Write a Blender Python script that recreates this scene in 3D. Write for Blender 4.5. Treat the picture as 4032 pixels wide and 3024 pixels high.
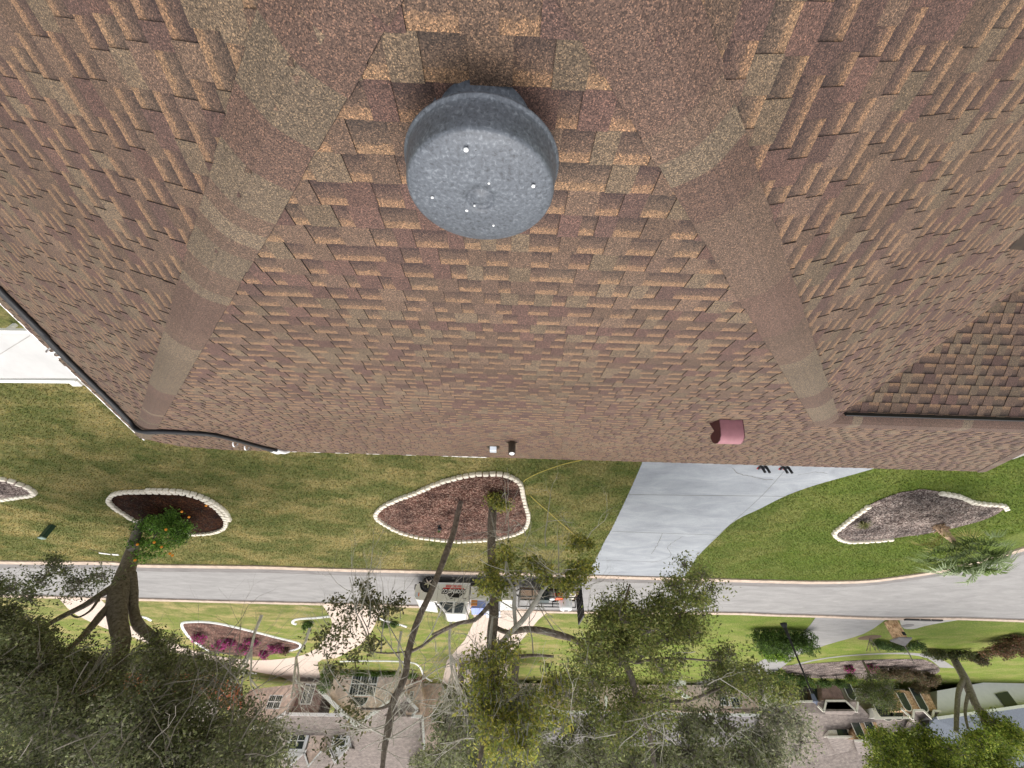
import bpy, bmesh, math, random
import numpy as np
from mathutils import Vector, Matrix
from mathutils.geometry import tessellate_polygon
random.seed(7); rng = np.random.default_rng(11)
for o in list(bpy.data.objects): bpy.data.objects.remove(o)
scn = bpy.context.scene
# ------------------------------------------------------------------ camera
H = 8.3; F = 1590.0; CX, CY = 2016.0, 1512.0
TH, PH, YAW = math.radians(44.07), math.radians(0.835), math.radians(-1.45)
def rz(v, a):
    c, s = math.cos(a), math.sin(a); return Vector((c*v[0]-s*v[1], s*v[0]+c*v[1], v[2]))
_R = Vector((1,0,0)); _U = Vector((0, math.sin(TH), math.cos(TH))); _F = Vector((0, math.cos(TH), -math.sin(TH)))
_X = -_R*math.cos(PH) - _U*math.sin(PH); _Y = _R*math.sin(PH) - _U*math.cos(PH)
CXv, CYv, CFv = rz(_X, -YAW), rz(_Y, -YAW), rz(_F, -YAW)
cam = bpy.data.cameras.new('camera'); co = bpy.data.objects.new('camera', cam); scn.collection.objects.link(co)
cam.sensor_width = 36; cam.lens = 36*F/4032; cam.clip_start = 0.05; cam.clip_end = 2000
m = Matrix.Identity(4)
for i in range(3): m[i][0] = CXv[i]; m[i][1] = CYv[i]; m[i][2] = -CFv[i]
m[2][3] = H; co.matrix_world = m; scn.camera = co
# ------------------------------------------------------------------ light
w = bpy.data.worlds.new('World'); scn.world = w; w.use_nodes = True
nt = w.node_tree; bg = nt.nodes['Background']; sky = nt.nodes.new('ShaderNodeTexSky')
SUN_EL, SUN_AZ = math.radians(66), math.radians(-8)     # azimuth from +Y towards +X
sky.sky_type = 'NISHITA'; sky.sun_disc = False; sky.sun_elevation = SUN_EL; sky.sun_rotation = SUN_AZ
sky.air_density = 1.0; sky.dust_density = 3.5; sky.ozone_density = 1.0
hs = nt.nodes.new('ShaderNodeHueSaturation'); hs.inputs['Saturation'].default_value = .3; nt.links.new(sky.outputs[0], hs.inputs['Color'])
tm = nt.nodes.new('ShaderNodeMix'); tm.data_type = 'RGBA'; tm.blend_type = 'MULTIPLY'; tm.inputs[0].default_value = 1; tm.inputs[7].default_value = (1.04, 1.0, .95, 1); nt.links.new(hs.outputs[0], tm.inputs[6])
nt.links.new(tm.outputs[2], bg.inputs[0]); bg.inputs[1].default_value = 0.15
sl = bpy.data.lights.new('sun', 'SUN'); sl.energy = .62; sl.angle = math.radians(60); sl.color = (1.0, .96, .9)
so = bpy.data.objects.new('sun', sl); scn.collection.objects.link(so)
sd = Vector((math.sin(SUN_AZ)*math.cos(SUN_EL), math.cos(SUN_AZ)*math.cos(SUN_EL), math.sin(SUN_EL)))
so.rotation_euler = sd.to_track_quat('Z', 'Y').to_euler(); so.location = (0, 0, 60)
scn.view_settings.view_transform = 'Standard'; scn.view_settings.look = 'None'
scn.view_settings.exposure = 0.98; scn.view_settings.gamma = 1
# ------------------------------------------------------------------ point helpers (where a photo point lies in the place)
def ray(x, y): return CFv + CXv*((x-CX)/F) - CYv*((y-CY)/F)
def G(x, y, z=0.0):
    v = ray(x, y); t = (z-H)/v.z; return Vector((v.x*t, v.y*t, z))
def P(x, y, Y):
    v = ray(x, y); t = Y/v.y; return Vector((v.x*t, Y, H+v.z*t))
def PL(x, y, n, d):                      # plane n.p = d
    v = ray(x, y); t = (d - H*n.z)/v.dot(n); return Vector((0,0,H)) + v*t
def depth(p): return (Vector(p)-Vector((0,0,H))).dot(CFv)
# ------------------------------------------------------------------ scene helpers
COL = scn.collection
def tag(o, label=None, cat=None, group=None, kind=None):
    if label: o['label'] = label
    if cat: o['category'] = cat
    if group: o['group'] = group
    if kind: o['kind'] = kind
    return o
def empty(name, loc, label=None, cat=None, group=None):
    o = bpy.data.objects.new(name, None); COL.objects.link(o); o.location = loc; o.empty_display_size = .2
    return tag(o, label, cat, group)
def link(name, me, mat, parent=None):
    o = bpy.data.objects.new(name, me); COL.objects.link(o)
    for mm in (mat if isinstance(mat, (list, tuple)) else [mat]): me.materials.append(mm)
    if parent is not None:
        o.parent = parent; o.location = -Vector(parent.location) if parent.parent is None else (0,0,0)
    return o
class MB:
    """collects verts/faces in world coordinates"""
    def __init__(s): s.v = []; s.f = []; s.m = []; s.c = None
    def add(s, vs, fs, mi=0):
        b = len(s.v); s.v += [tuple(p) for p in vs]; s.f += [tuple(i+b for i in f) for f in fs]; s.m += [mi]*len(fs); return s
    def box(s, c, size, rot=0.0, mi=0):
        x, y, z = [q/2 for q in size]; vs = []
        for dz in (-z, z):
            for dx, dy in ((-x,-y),(x,-y),(x,y),(-x,y)):
                q = rz((dx,dy,dz), rot); vs.append(Vector(c)+q)
        return s.add(vs, [(3,2,1,0),(4,5,6,7),(0,1,5,4),(1,2,6,5),(2,3,7,6),(3,0,4,7)], mi)
    def boxax(s, o, a, b, c, mi=0):        # box from a corner and three edge vectors
        o, a, b, c = map(Vector, (o,a,b,c)); vs = [o, o+a, o+a+b, o+b, o+c, o+a+c, o+a+b+c, o+b+c]
        return s.add(vs, [(3,2,1,0),(4,5,6,7),(0,1,5,4),(1,2,6,5),(2,3,7,6),(3,0,4,7)], mi)
    def tube(s, pts, rad, n=8, cap=True, mi=0, wob=0):
        pts = [Vector(p) for p in pts]; rad = rad if isinstance(rad, (list,tuple)) else [rad]*len(pts)
        vs = []; up = Vector((0.13,.21,.97))
        for i, p in enumerate(pts):
            t = (pts[min(i+1,len(pts)-1)]-pts[max(i-1,0)])
            t = t.normalized() if t.length > 1e-9 else Vector((0,0,1))
            a = t.cross(up); a = t.cross(Vector((1,0,0))) if a.length < .05 else a
            a.normalize(); b = t.cross(a); up = -b if up.dot(b) < 0 else b
            for k in range(n):
                an = 2*math.pi*k/n; r = rad[i]*(1+wob*(random.random()-.5))
                vs.append(p+a*math.cos(an)*r+b*math.sin(an)*r)
        fs = [(i*n+k, i*n+(k+1)%n, (i+1)*n+(k+1)%n, (i+1)*n+k) for i in range(len(pts)-1) for k in range(n)]
        if cap: fs += [tuple(range(n))[::-1], tuple((len(pts)-1)*n+k for k in range(n))]
        return s.add(vs, fs, mi)
    def prism(s, pts, off, mi=0):          # polygon extruded by a vector
        pts = [Vector(p) for p in pts]; off = Vector(off); n = len(pts)
        tr = tessellate_polygon([pts])
        fs = [t for t in tr] + [tuple(i+n for i in t[::-1]) for t in tr] + [(i, (i+1)%n, (i+1)%n+n, i+n) for i in range(n)]
        return s.add(pts+[p+off for p in pts], fs, mi)
    def lathe(s, c, ax, prof, n=48, mi=0, cap=True):
        c, ax = Vector(c), Vector(ax).normalized(); a = ax.cross(Vector((0,1,0)) if abs(ax.y)<.9 else Vector((1,0,0))).normalized(); b = ax.cross(a)
        vs = [c+ax*h+(a*math.cos(2*math.pi*k/n)+b*math.sin(2*math.pi*k/n))*r for r, h in prof for k in range(n)]
        fs = [(i*n+k, i*n+(k+1)%n, (i+1)*n+(k+1)%n, (i+1)*n+k) for i in range(len(prof)-1) for k in range(n)]
        if cap: fs += [tuple(range(n))[::-1], tuple((len(prof)-1)*n+k for k in range(n))]
        return s.add(vs, fs, mi)
    def build(s, name, mat, parent=None, smooth=False, bevel=0, recalc=True):
        me = bpy.data.meshes.new(name); me.from_pydata(s.v, [], s.f)
        if recalc or bevel:
            bm = bmesh.new(); bm.from_mesh(me); bmesh.ops.recalc_face_normals(bm, faces=bm.faces)
            bm.faces.ensure_lookup_table(); bm.to_mesh(me); bm.free()
        if isinstance(mat, (list,tuple)): me.polygons.foreach_set('material_index', s.m)
        if smooth: me.polygons.foreach_set('use_smooth', [True]*len(me.polygons))
        o = link(name, me, mat, parent)
        if bevel:
            md = o.modifiers.new('bevel', 'BEVEL'); md.width = bevel; md.segments = 2; md.limit_method = 'ANGLE'
        return o
def smooth_path(pts, k=6, closed=False):
    pts = [Vector(p) for p in pts]; n = len(pts); out = []
    for i in range(n if closed else n-1):
        if closed: a,b,c,d = pts[(i-1)%n], pts[i], pts[(i+1)%n], pts[(i+2)%n]
        else: a,b,c,d = pts[max(i-1,0)], pts[i], pts[i+1], pts[min(i+2,n-1)]
        for j in range(k):
            t = j/k; out.append(.5*((2*b)+(c-a)*t+(2*a-5*b+4*c-d)*t*t+(3*b-a-3*c+d)*t*t*t))
    if not closed: out.append(pts[-1])
    return out
def resample(pts, step, closed=False):
    pts = [Vector(p) for p in pts]; pts = pts+[pts[0]] if closed else pts
    L = [0]
    for a, b in zip(pts, pts[1:]): L.append(L[-1]+(b-a).length)
    n = max(2, int(round(L[-1]/step))); out = []
    for i in range(n if closed else n+1):
        t = L[-1]*i/n; j = 0
        while j < len(pts)-2 and L[j+1] < t: j += 1
        f = (t-L[j])/max(1e-9, L[j+1]-L[j]); out.append((pts[j].lerp(pts[j+1], min(1,f)), (pts[j+1]-pts[j]).normalized()))
    return out
# ------------------------------------------------------------------ materials
def mat(name, col, rough=.8, metal=0, spec=.3, var=0, vscale=5, bump=0, bscale=40, var2=None, detail=6, coat=0):
    mt = bpy.data.materials.new(name); mt.use_nodes = True; t = mt.node_tree; b = t.nodes['Principled BSDF']
    b.inputs['Base Color'].default_value = (*col, 1); b.inputs['Roughness'].default_value = rough
    b.inputs['Metallic'].default_value = metal; b.inputs['Specular IOR Level'].default_value = spec
    if coat: b.inputs['Coat Weight'].default_value = coat; b.inputs['Coat Roughness'].default_value = .08
    tc = t.nodes.new('ShaderNodeTexCoord')
    if var:
        n = t.nodes.new('ShaderNodeTexNoise'); n.inputs['Scale'].default_value = vscale; n.inputs['Detail'].default_value = detail; n.inputs['Roughness'].default_value = .65
        t.links.new(tc.outputs['Object'], n.inputs['Vector']); r = t.nodes.new('ShaderNodeValToRGB')
        c2 = var2 or tuple(min(1, q*(1+var)) for q in col); c1 = tuple(q*(1-var) for q in col)
        r.color_ramp.elements[0].position = .3; r.color_ramp.elements[1].position = .7
        r.color_ramp.elements[0].color = (*c1, 1); r.color_ramp.elements[1].color = (*c2, 1)
        t.links.new(n.outputs['Fac'], r.inputs['Fac']); t.links.new(r.outputs['Color'], b.inputs['Base Color'])
    if bump:
        n2 = t.nodes.new('ShaderNodeTexNoise'); n2.inputs['Scale'].default_value = bscale; n2.inputs['Detail'].default_value = 8
        t.links.new(tc.outputs['Object'], n2.inputs['Vector']); bp = t.nodes.new('ShaderNodeBump'); bp.inputs['Strength'].default_value = bump; bp.inputs['Distance'].default_value = .02
        t.links.new(n2.outputs['Fac'], bp.inputs['Height']); t.links.new(bp.outputs['Normal'], b.inputs['Normal'])
    return mt
def node(t, kind, **kw):
    n = t.nodes.new(kind)
    for k, v in kw.items():
        if k.startswith('_'): setattr(n, k[1:], v)
        else: n.inputs[k.replace('__',' ')].default_value = v
    return n
def ramp(t, stops, src=None, interp='LINEAR'):
    r = t.nodes.new('ShaderNodeValToRGB'); e = r.color_ramp.elements; r.color_ramp.interpolation = interp
    while len(e) < len(stops): e.new(.5)
    for k, (p, c) in zip(e, stops): k.position = p; k.color = (*c, 1) if len(c) == 3 else c
    if src is not None: t.links.new(src, r.inputs['Fac'])
    return r
def mix(t, a, b, fac, mode='MIX'):
    n = t.nodes.new('ShaderNodeMix'); n.data_type = 'RGBA'; n.blend_type = mode
    for s, i in ((a, 6), (b, 7)):
        if isinstance(s, tuple): n.inputs[i].default_value = (*s, 1)
        else: t.links.new(s, n.inputs[i])
    if isinstance(fac, (int, float)): n.inputs[0].default_value = fac
    else: t.links.new(fac, n.inputs[0])
    return n.outputs[2]
def math_(t, op, a, b=None, clamp=False):
    n = t.nodes.new('ShaderNodeMath'); n.operation = op; n.use_clamp = clamp
    for i, s in enumerate((a, b)):
        if s is None: continue
        if isinstance(s, (int, float)): n.inputs[i].default_value = s
        else: t.links.new(s, n.inputs[i])
    return n.outputs[0]
def shingle_mat():
    mt = bpy.data.materials.new('asphalt_shingle'); mt.use_nodes = True; t = mt.node_tree; b = t.nodes['Principled BSDF']
    tc = t.nodes.new('ShaderNodeTexCoord'); at = node(t, 'ShaderNodeAttribute', _attribute_name='Col'); uv = node(t, 'ShaderNodeUVMap')
    sx = t.nodes.new('ShaderNodeSeparateXYZ'); t.links.new(uv.outputs[0], sx.inputs[0])
    # printed blend of the under layer: dark band at the head of the exposure, tan at its foot
    nz = node(t, 'ShaderNodeTexNoise', Scale=60.0, Detail=3.0); t.links.new(tc.outputs['Object'], nz.inputs['Vector'])
    vv = math_(t, 'ADD', sx.outputs[1], math_(t, 'MULTIPLY', math_(t, 'SUBTRACT', nz.outputs['Fac'], .5), .35))
    grad = ramp(t, [(0.0,(.03,.021,.022)),(.2,(.045,.031,.03)),(.38,(.085,.058,.048)),(.66,(.11,.076,.058)),(.73,(.225,.145,.09)),(1.0,(.28,.18,.108))], vv)
    g2 = mix(t, grad.outputs['Color'], at.outputs['Color'], .3)
    base = mix(t, at.outputs['Color'], g2, at.outputs['Alpha'])
    # granules
    vo = node(t, 'ShaderNodeTexVoronoi', Scale=280.0); t.links.new(tc.outputs['Object'], vo.inputs['Vector'])
    bw = t.nodes.new('ShaderNodeSeparateColor'); t.links.new(vo.outputs['Color'], bw.inputs[0])
    gr = ramp(t, [(0,(.28,.27,.27)),(.3,(.62,.6,.6)),(.55,(.98,.96,.94)),(.82,(1.4,1.36,1.3)),(.94,(2.2,2.0,1.75)),(1,(3.0,2.7,2.3))], bw.outputs[0])
    c = mix(t, base, gr.outputs['Color'], .92, 'MULTIPLY')
    n3 = node(t, 'ShaderNodeTexNoise', Scale=.9, Detail=4.0); t.links.new(tc.outputs['Object'], n3.inputs['Vector'])
    r3 = ramp(t, [(.3,(.88,.87,.86)),(.7,(1.1,1.1,1.1))], n3.outputs['Fac'])
    c = mix(t, c, r3.outputs['Color'], 1.0, 'MULTIPLY'); c = mix(t, c, (.9,.875,.85), 1.0, 'MULTIPLY')
    t.links.new(c, b.inputs['Base Color']); b.inputs['Roughness'].default_value = .72; b.inputs['Specular IOR Level'].default_value = .35
    bp = node(t, 'ShaderNodeBump', Strength=.55, Distance=.003); t.links.new(bw.outputs[1], bp.inputs['Height']); t.links.new(bp.outputs[0], b.inputs['Normal'])
    return mt
def leaf_mat(name):
    mt = bpy.data.materials.new(name); mt.use_nodes = True; t = mt.node_tree; b = t.nodes['Principled BSDF']
    at = node(t, 'ShaderNodeAttribute', _attribute_name='Col'); t.links.new(at.outputs['Color'], b.inputs['Base Color'])
    b.inputs['Roughness'].default_value = .55; b.inputs['Specular IOR Level'].default_value = .35
    tr = node(t, 'ShaderNodeBsdfTranslucent'); t.links.new(at.outputs['Color'], tr.inputs[0]); ms = node(t, 'ShaderNodeMixShader', Fac=.42)
    t.links.new(b.outputs[0], ms.inputs[1]); t.links.new(tr.outputs[0], ms.inputs[2]); t.links.new(ms.outputs[0], t.nodes['Material Output'].inputs[0])
    return mt
def grass_mat(blades=False):
    mt = bpy.data.materials.new('lawn_grass'); mt.use_nodes = True; t = mt.node_tree; b = t.nodes['Principled BSDF']
    tc = t.nodes.new('ShaderNodeTexCoord'); O = tc.outputs['Object']
    def nz(s, d, r=.6, vec=None): n = node(t, 'ShaderNodeTexNoise', Scale=s, Detail=d, Roughness=r); t.links.new(vec or O, n.inputs['Vector']); return n.outputs['Fac']
    big = ramp(t, [(.32,(0,0,0)),(.62,(1,1,1))], nz(.33, 5)).outputs['Color']
    mp = node(t, 'ShaderNodeMapping', Scale=(1,1.5,1)); t.links.new(O, mp.inputs[0])
    mid = ramp(t, [(.35,(0,0,0)),(.68,(1,1,1))], nz(1.1, 6, .7, mp.outputs[0])).outputs['Color']
    sx = t.nodes.new('ShaderNodeSeparateXYZ'); t.links.new(O, sx.inputs[0])
    # greener to the right of the drive (negative x) and beyond the road
    green = ramp(t, [(0,(1,1,1)),(1,(0,0,0))], math_(t, 'MULTIPLY_ADD', sx.outputs[0], .08, True)).outputs['Color']
    gx = math_(t, 'ADD', math_(t, 'MULTIPLY', sx.outputs[0], .06), .95, True)   # 0 far right .. 1 left
    tan = (.34,.28,.135); gr1 = (.062,.09,.026); gr2 = (.125,.15,.05)
    g = mix(t, gr1, gr2, nz(2.2, 4)); lus = mix(t, (.055,.1,.018), (.14,.19,.038), nz(.5, 5))
    g = mix(t, lus, g, gx)
    far = math_(t, 'MULTIPLY', math_(t, 'SUBTRACT', sx.outputs[1], 27.0), .08, True)
    g = mix(t, g, mix(t, (.085,.16,.018), (.19,.25,.035), nz(.8, 4)), math_(t, 'MULTIPLY', far, .8))
    pat = ramp(t, [(.46,(0,0,0)),(.6,(1,1,1))], nz(.42, 6, .62, mp.outputs[0])).outputs['Color']
    tf = math_(t, 'MULTIPLY', math_(t, 'ADD', math_(t, 'MULTIPLY', mid, .45), math_(t, 'MULTIPLY', pat, .6), True), math_(t, 'ADD', math_(t, 'ADD', math_(t, 'MULTIPLY', gx, .68), .16), math_(t, 'MULTIPLY', far, .35), True))
    c = mix(t, g, tan, tf)
    tuft = ramp(t, [(.32,(.45,.5,.42)),(.5,(1,1,1)),(.68,(1.6,1.5,1.35))], nz(9, 6, .8)).outputs['Color']
    c = mix(t, c, tuft, 1, 'MULTIPLY')
    fine = ramp(t, [(.3,(.6,.62,.55)),(.7,(1.4,1.36,1.3))], nz(70, 3, .7)).outputs['Color']
    c = mix(t, c, fine, .9, 'MULTIPLY')
    if blades:
        ga = node(t, 'ShaderNodeAttribute', _attribute_name='Col'); c = mix(t, c, ga.outputs['Color'], 1, 'MULTIPLY')
    t.links.new(c, b.inputs['Base Color']); b.inputs['Roughness'].default_value = .9; b.inputs['Specular IOR Level'].default_value = .1
    if blades: return mt
    bp = node(t, 'ShaderNodeBump', Strength=.8, Distance=.04); t.links.new(nz(30, 6, .75), bp.inputs['Height']); t.links.new(bp.outputs[0], b.inputs['Normal'])
    return mt
def brick_mat(name, c1, c2, cm, sc=1.0, w_=.2, h_=.067, wall='XZ'):
    mt = bpy.data.materials.new(name); mt.use_nodes = True; t = mt.node_tree; b = t.nodes['Principled BSDF']
    tc = t.nodes.new('ShaderNodeTexCoord'); sx = t.nodes.new('ShaderNodeSeparateXYZ'); t.links.new(tc.outputs['Object'], sx.inputs[0]); cb = t.nodes.new('ShaderNodeCombineXYZ')
    ii = {'X':0,'Y':1,'Z':2}; t.links.new(sx.outputs[ii[wall[0]]], cb.inputs[0]); t.links.new(sx.outputs[ii[wall[1]]], cb.inputs[1])
    br = node(t, 'ShaderNodeTexBrick', Scale=sc); br.inputs['Color1'].default_value=(*c1,1); br.inputs['Color2'].default_value=(*c2,1); br.inputs['Mortar'].default_value=(*cm,1)
    br.inputs['Brick Width'].default_value = w_; br.inputs['Row Height'].default_value = h_; br.inputs['Mortar Size'].default_value = .008
    t.links.new(cb.outputs[0], br.inputs['Vector']); n = node(t, 'ShaderNodeTexNoise', Scale=2.5, Detail=6.0); t.links.new(tc.outputs['Object'], n.inputs['Vector'])
    r = ramp(t, [(.3,(.72,.7,.7)),(.7,(1.25,1.25,1.25))], n.outputs['Fac']); c = mix(t, br.outputs['Color'], r.outputs['Color'], 1, 'MULTIPLY')
    t.links.new(c, b.inputs['Base Color']); b.inputs['Roughness'].default_value = .9
    return mt
def concrete_mat(name, c1, c2, s=1.2, stain=None, streak=True):
    mt = bpy.data.materials.new(name); mt.use_nodes = True; t = mt.node_tree; b = t.nodes['Principled BSDF']
    tc = t.nodes.new('ShaderNodeTexCoord'); mp = node(t, 'ShaderNodeMapping', Scale=(1, 2.4 if streak else 1, 1)); t.links.new(tc.outputs['Object'], mp.inputs[0])
    n = node(t, 'ShaderNodeTexNoise', Scale=s, Detail=9.0, Roughness=.68, Distortion=.6); t.links.new(mp.outputs[0], n.inputs['Vector'])
    r = ramp(t, [(.3,c1),(.68,c2)], n.outputs['Fac']); c = r.outputs['Color']
    if stain:
        n1 = node(t, 'ShaderNodeTexNoise', Scale=.35, Detail=6.0, Distortion=1.5); t.links.new(tc.outputs['Object'], n1.inputs['Vector'])
        c = mix(t, c, stain, ramp(t, [(.56,(0,0,0)),(.6,(.55,.55,.55)),(.72,(.2,.2,.2))], n1.outputs['Fac']).outputs['Color'])
    n2 = node(t, 'ShaderNodeTexNoise', Scale=45.0, Detail=6.0, Roughness=.8); t.links.new(tc.outputs['Object'], n2.inputs['Vector'])
    c = mix(t, c, ramp(t, [(.3,(.82,.82,.82)),(.7,(1.15,1.15,1.15))], n2.outputs['Fac']).outputs['Color'], 1, 'MULTIPLY')
    t.links.new(c, b.inputs['Base Color']); b.inputs['Roughness'].default_value = .85; b.inputs['Specular IOR Level'].default_value = .25
    return mt
def mulch_mat(name, cols, s=16):
    mt = bpy.data.materials.new(name); mt.use_nodes = True; t = mt.node_tree; b = t.nodes['Principled BSDF']
    tc = t.nodes.new('ShaderNodeTexCoord'); v = node(t, 'ShaderNodeTexVoronoi', Scale=s*1.3, Randomness=1.0); t.links.new(tc.outputs['Object'], v.inputs['Vector'])
    sc = t.nodes.new('ShaderNodeSeparateColor'); t.links.new(v.outputs['Color'], sc.inputs[0])
    r = ramp(t, [(i/(len(cols)-1), c) for i, c in enumerate(cols)], sc.outputs[0])
    n = node(t, 'ShaderNodeTexNoise', Scale=1.3, Detail=6.0); t.links.new(tc.outputs['Object'], n.inputs['Vector'])
    c = mix(t, r.outputs['Color'], ramp(t, [(.35,(.5,.48,.48)),(.7,(1.5,1.45,1.4))], n.outputs['Fac']).outputs['Color'], 1, 'MULTIPLY')
    t.links.new(c, b.inputs['Base Color']); b.inputs['Roughness'].default_value = .95; b.inputs['Specular IOR Level'].default_value = .1
    bp = node(t, 'ShaderNodeBump', Strength=1.0, Distance=.03); t.links.new(sc.outputs[1], bp.inputs['Height']); t.links.new(bp.outputs[0], b.inputs['Normal'])
    return mt
M = dict(
 shingle=shingle_mat(), grass=grass_mat(), blades=grass_mat(True), leaf=leaf_mat('leaves'),
 asphalt=concrete_mat('asphalt', (.225,.22,.214), (.32,.313,.304), .7, streak=True),
 asphalt_dark=concrete_mat('asphalt_edge', (.15,.14,.135), (.24,.228,.22), .9),
 kerb=mat('kerb_concrete', (.5,.4,.32), .9, var=.25, vscale=3),
 drive=concrete_mat('driveway_concrete', (.235,.255,.28), (.37,.395,.42), .55),
 walk=concrete_mat('walk_concrete', (.3,.29,.27), (.42,.4,.375), 1.2),
 paver=concrete_mat('paver', (.48,.38,.31), (.66,.56,.48), 6, streak=False),
 mulch=mulch_mat('red_brown_mulch', [(.03,.014,.01),(.075,.035,.026),(.13,.07,.055),(.2,.12,.1),(.35,.25,.2)]),
 mulch_dark=mulch_mat('dark_mulch', [(.012,.004,.002),(.022,.008,.004),(.045,.016,.008),(.08,.035,.015)]),
 mulch_grey=mulch_mat('grey_mulch', [(.035,.028,.024),(.09,.07,.065),(.17,.135,.125),(.26,.22,.2),(.4,.36,.33)]),
 stone=mat('edging_stone', (.82,.76,.64), .85, var=.16, vscale=9, bump=.5, bscale=30),
 white=mat('white_paint', (.9,.9,.88), .5, var=.06, vscale=4), whiteplastic=mat('white_plastic', (.85,.86,.86), .35),
 black=mat('black_rubber', (.02,.021,.024), .45, var=.3, vscale=20), blackmetal=mat('black_metal', (.015,.015,.016), .5),
 bark=mat('oak_bark', (.15,.122,.1), .95, var=.5, vscale=9, bump=1, bscale=22, var2=(.3,.255,.215)),
 barklight=mat('pale_bark', (.24,.21,.18), .95, var=.4, vscale=7, bump=.8, bscale=25),
 twig=mat('twig_bark', (.2,.18,.155), .95, var=.45, vscale=3), palebranch=mat('lichen_branch', (.45,.43,.37), .95, var=.35, vscale=4),
 glass=mat('window_glass', (.03,.04,.04), .08, spec=.6), brick=brick_mat('pink_brick', (.74,.56,.47), (.85,.68,.58), (.76,.66,.58)),
 brickred=brick_mat('dull_red_brick', (.22,.13,.11), (.28,.17,.15), (.3,.24,.21)),
 stoneor=mat('orange_fieldstone', (.55,.28,.12), .9, var=.55, vscale=5, bump=.6, bscale=8, var2=(.85,.6,.36), detail=2),
 stucco=mat('cream_stucco', (.86,.82,.72), .9, var=.08, vscale=3), stuccoor=mat('terracotta_stucco', (.5,.2,.11), .9, var=.1, vscale=3),
 roofb=brick_mat('brown_grey_shingles', (.2,.168,.148), (.27,.228,.2), (.13,.108,.095), wall='XZ', w_=.3, h_=.1),
 roofg=mat('blue_grey_shingles', (.13,.15,.18), .9, var=.35, vscale=14), soil=mat('soil', (.12,.08,.05), .95, var=.3, vscale=6),
)
# ================================================================== THE HOUSE WHOSE ROOF WE STAND ON
house = empty('brick_house', (0,0,0), 'large brown asphalt shingle hip roof filling the foreground, house below it', 'house')
AP = Vector((.09,-.35,7.016)); YE = 8.7; XL = 7.8
zf = lambda y: 6.841-.5*y
zl = lambda x: 7.061-.5*x
zr = lambda x: 6.971+.5*x
MW = .67; YR = 4.35; ZR = zf(YR)
zn = lambda y: ZR-MW*(YR-y)
EXP = .143
PALB = [(.126,.088,.067),(.114,.079,.06),(.138,.098,.074),(.128,.088,.069)]; PALM = [(.104,.064,.056),(.112,.069,.059),(.096,.061,.054)]; PALO = [(.138,.107,.077),(.13,.101,.073),(.147,.114,.083)]
def pick():
    r = random.random(); pal = PALB if r < .42 else (PALM if r < .74 else PALO); c = random.choice(pal); k = random.uniform(.88,1.12)
    return tuple(q*k for q in c)
def shingles(name, O, U, D, poly, parent, s_off=0.0):
    O, U, D = Vector(O), Vector(U).normalized(), Vector(D).normalized(); N = U.cross(D).normalized()
    if N.z < 0: N = -N
    pu = [((Vector(p)-O).dot(U), (Vector(p)-O).dot(D)) for p in poly]
    s0 = min(s for _, s in pu)-s_off; s1 = max(s for _, s in pu)
    V = []; Fc = []; C = []; UVs = []
    def quad(pts, col, kind, vs):
        b = len(V); V.extend(O+U*a+D*s+N*h for a, s, h in pts); Fc.append((b,b+1,b+2,b+3))
        for (a, s, h), v in zip(pts, vs): C.append((*col, kind)); UVs.append((a, v))
    nC = int(math.ceil((s1-s0)/EXP))
    run = None
    for k in range(nC):
        sa = s0+k*EXP; sb = min(sa+EXP, s1) if k == nC-1 else sa+EXP; sm = (sa+sb)/2; xs = []
        rows = []
        for sq in (sa+.004, sb-.004):
            xs = []
            for (a0,b0),(a1,b1) in zip(pu, pu[1:]+pu[:1]):
                if (b0-sq)*(b1-sq) < 0: xs.append(a0+(a1-a0)*(sq-b0)/(b1-b0))
            if len(xs) >= 2: rows.append((min(xs), max(xs)))
        if len(rows) < 2: continue
        ua, ub = max(r[0] for r in rows), min(r[1] for r in rows)
        if ub-ua < .02: continue
        a = ua-random.uniform(0,.2); raised = random.random() < .5
        left = 0; cur = pick()
        sh = .0016*math.sin(k*2.1)
        while a < ub:
            wd = random.choice((random.uniform(.07,.11), random.uniform(.1,.15), random.uniform(.13,.18))) if not raised else random.uniform(.08,.16)
            A, B = max(a, ua), min(a+wd, ub); a += wd
            if B-A < .004: raised = not raised; continue
            if random.random() < .55: cur = pick()
            col = cur; wob = random.uniform(-.003,.003)
            if raised:
                h0, h1 = .004, .0105+random.uniform(0,.0022)+(.006 if random.random() < .03 else 0); kk = 0.0
                sb2 = sb+wob*.5
                quad([(A,sa,h0),(B,sa,h0),(B,sb2,h1),(A,sb2,h1)], col, 0, (0,0,1,1))
                dk = (.02,.016,.016)
                quad([(A,sb2,h1),(B,sb2,h1),(B,sb2,-.004),(A,sb2,-.004)], dk, 0, (0,0,0,0))
                quad([(A,sa,h0),(A,sb2,h1),(A,sb2,-.004),(A,sa,-.004)], dk, 0, (0,0,0,0))
                quad([(B,sa,h0),(B,sb2,h1),(B,sb2,-.004),(B,sa,-.004)], dk, 0, (0,0,0,0))
            else:
                quad([(A,sa,-.002),(B,sa,-.002),(B,sb,.0055),(A,sb,.0055)], col, 1, (0,0,1,1))
                quad([(A,sb,.0055),(B,sb,.0055),(B,sb,-.004),(A,sb,-.004)], (.02,.016,.016), 0, (0,0,0,0))
            if raised or random.random() > .07: raised = not raised
    # deck underneath
    me = bpy.data.meshes.new(name); me.from_pydata([tuple(v) for v in V], [], Fc)
    ca = me.color_attributes.new('Col', 'FLOAT_COLOR', 'CORNER'); ca.data.foreach_set('color', np.array(C, dtype=np.float32).ravel())
    ul = me.uv_layers.new(name='UVMap'); ul.data.foreach_set('uv', np.array(UVs, dtype=np.float32).ravel())
    return link(name, me, M['shingle'], parent)
def v3(x, y, z): return Vector((x,y,z))
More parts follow.
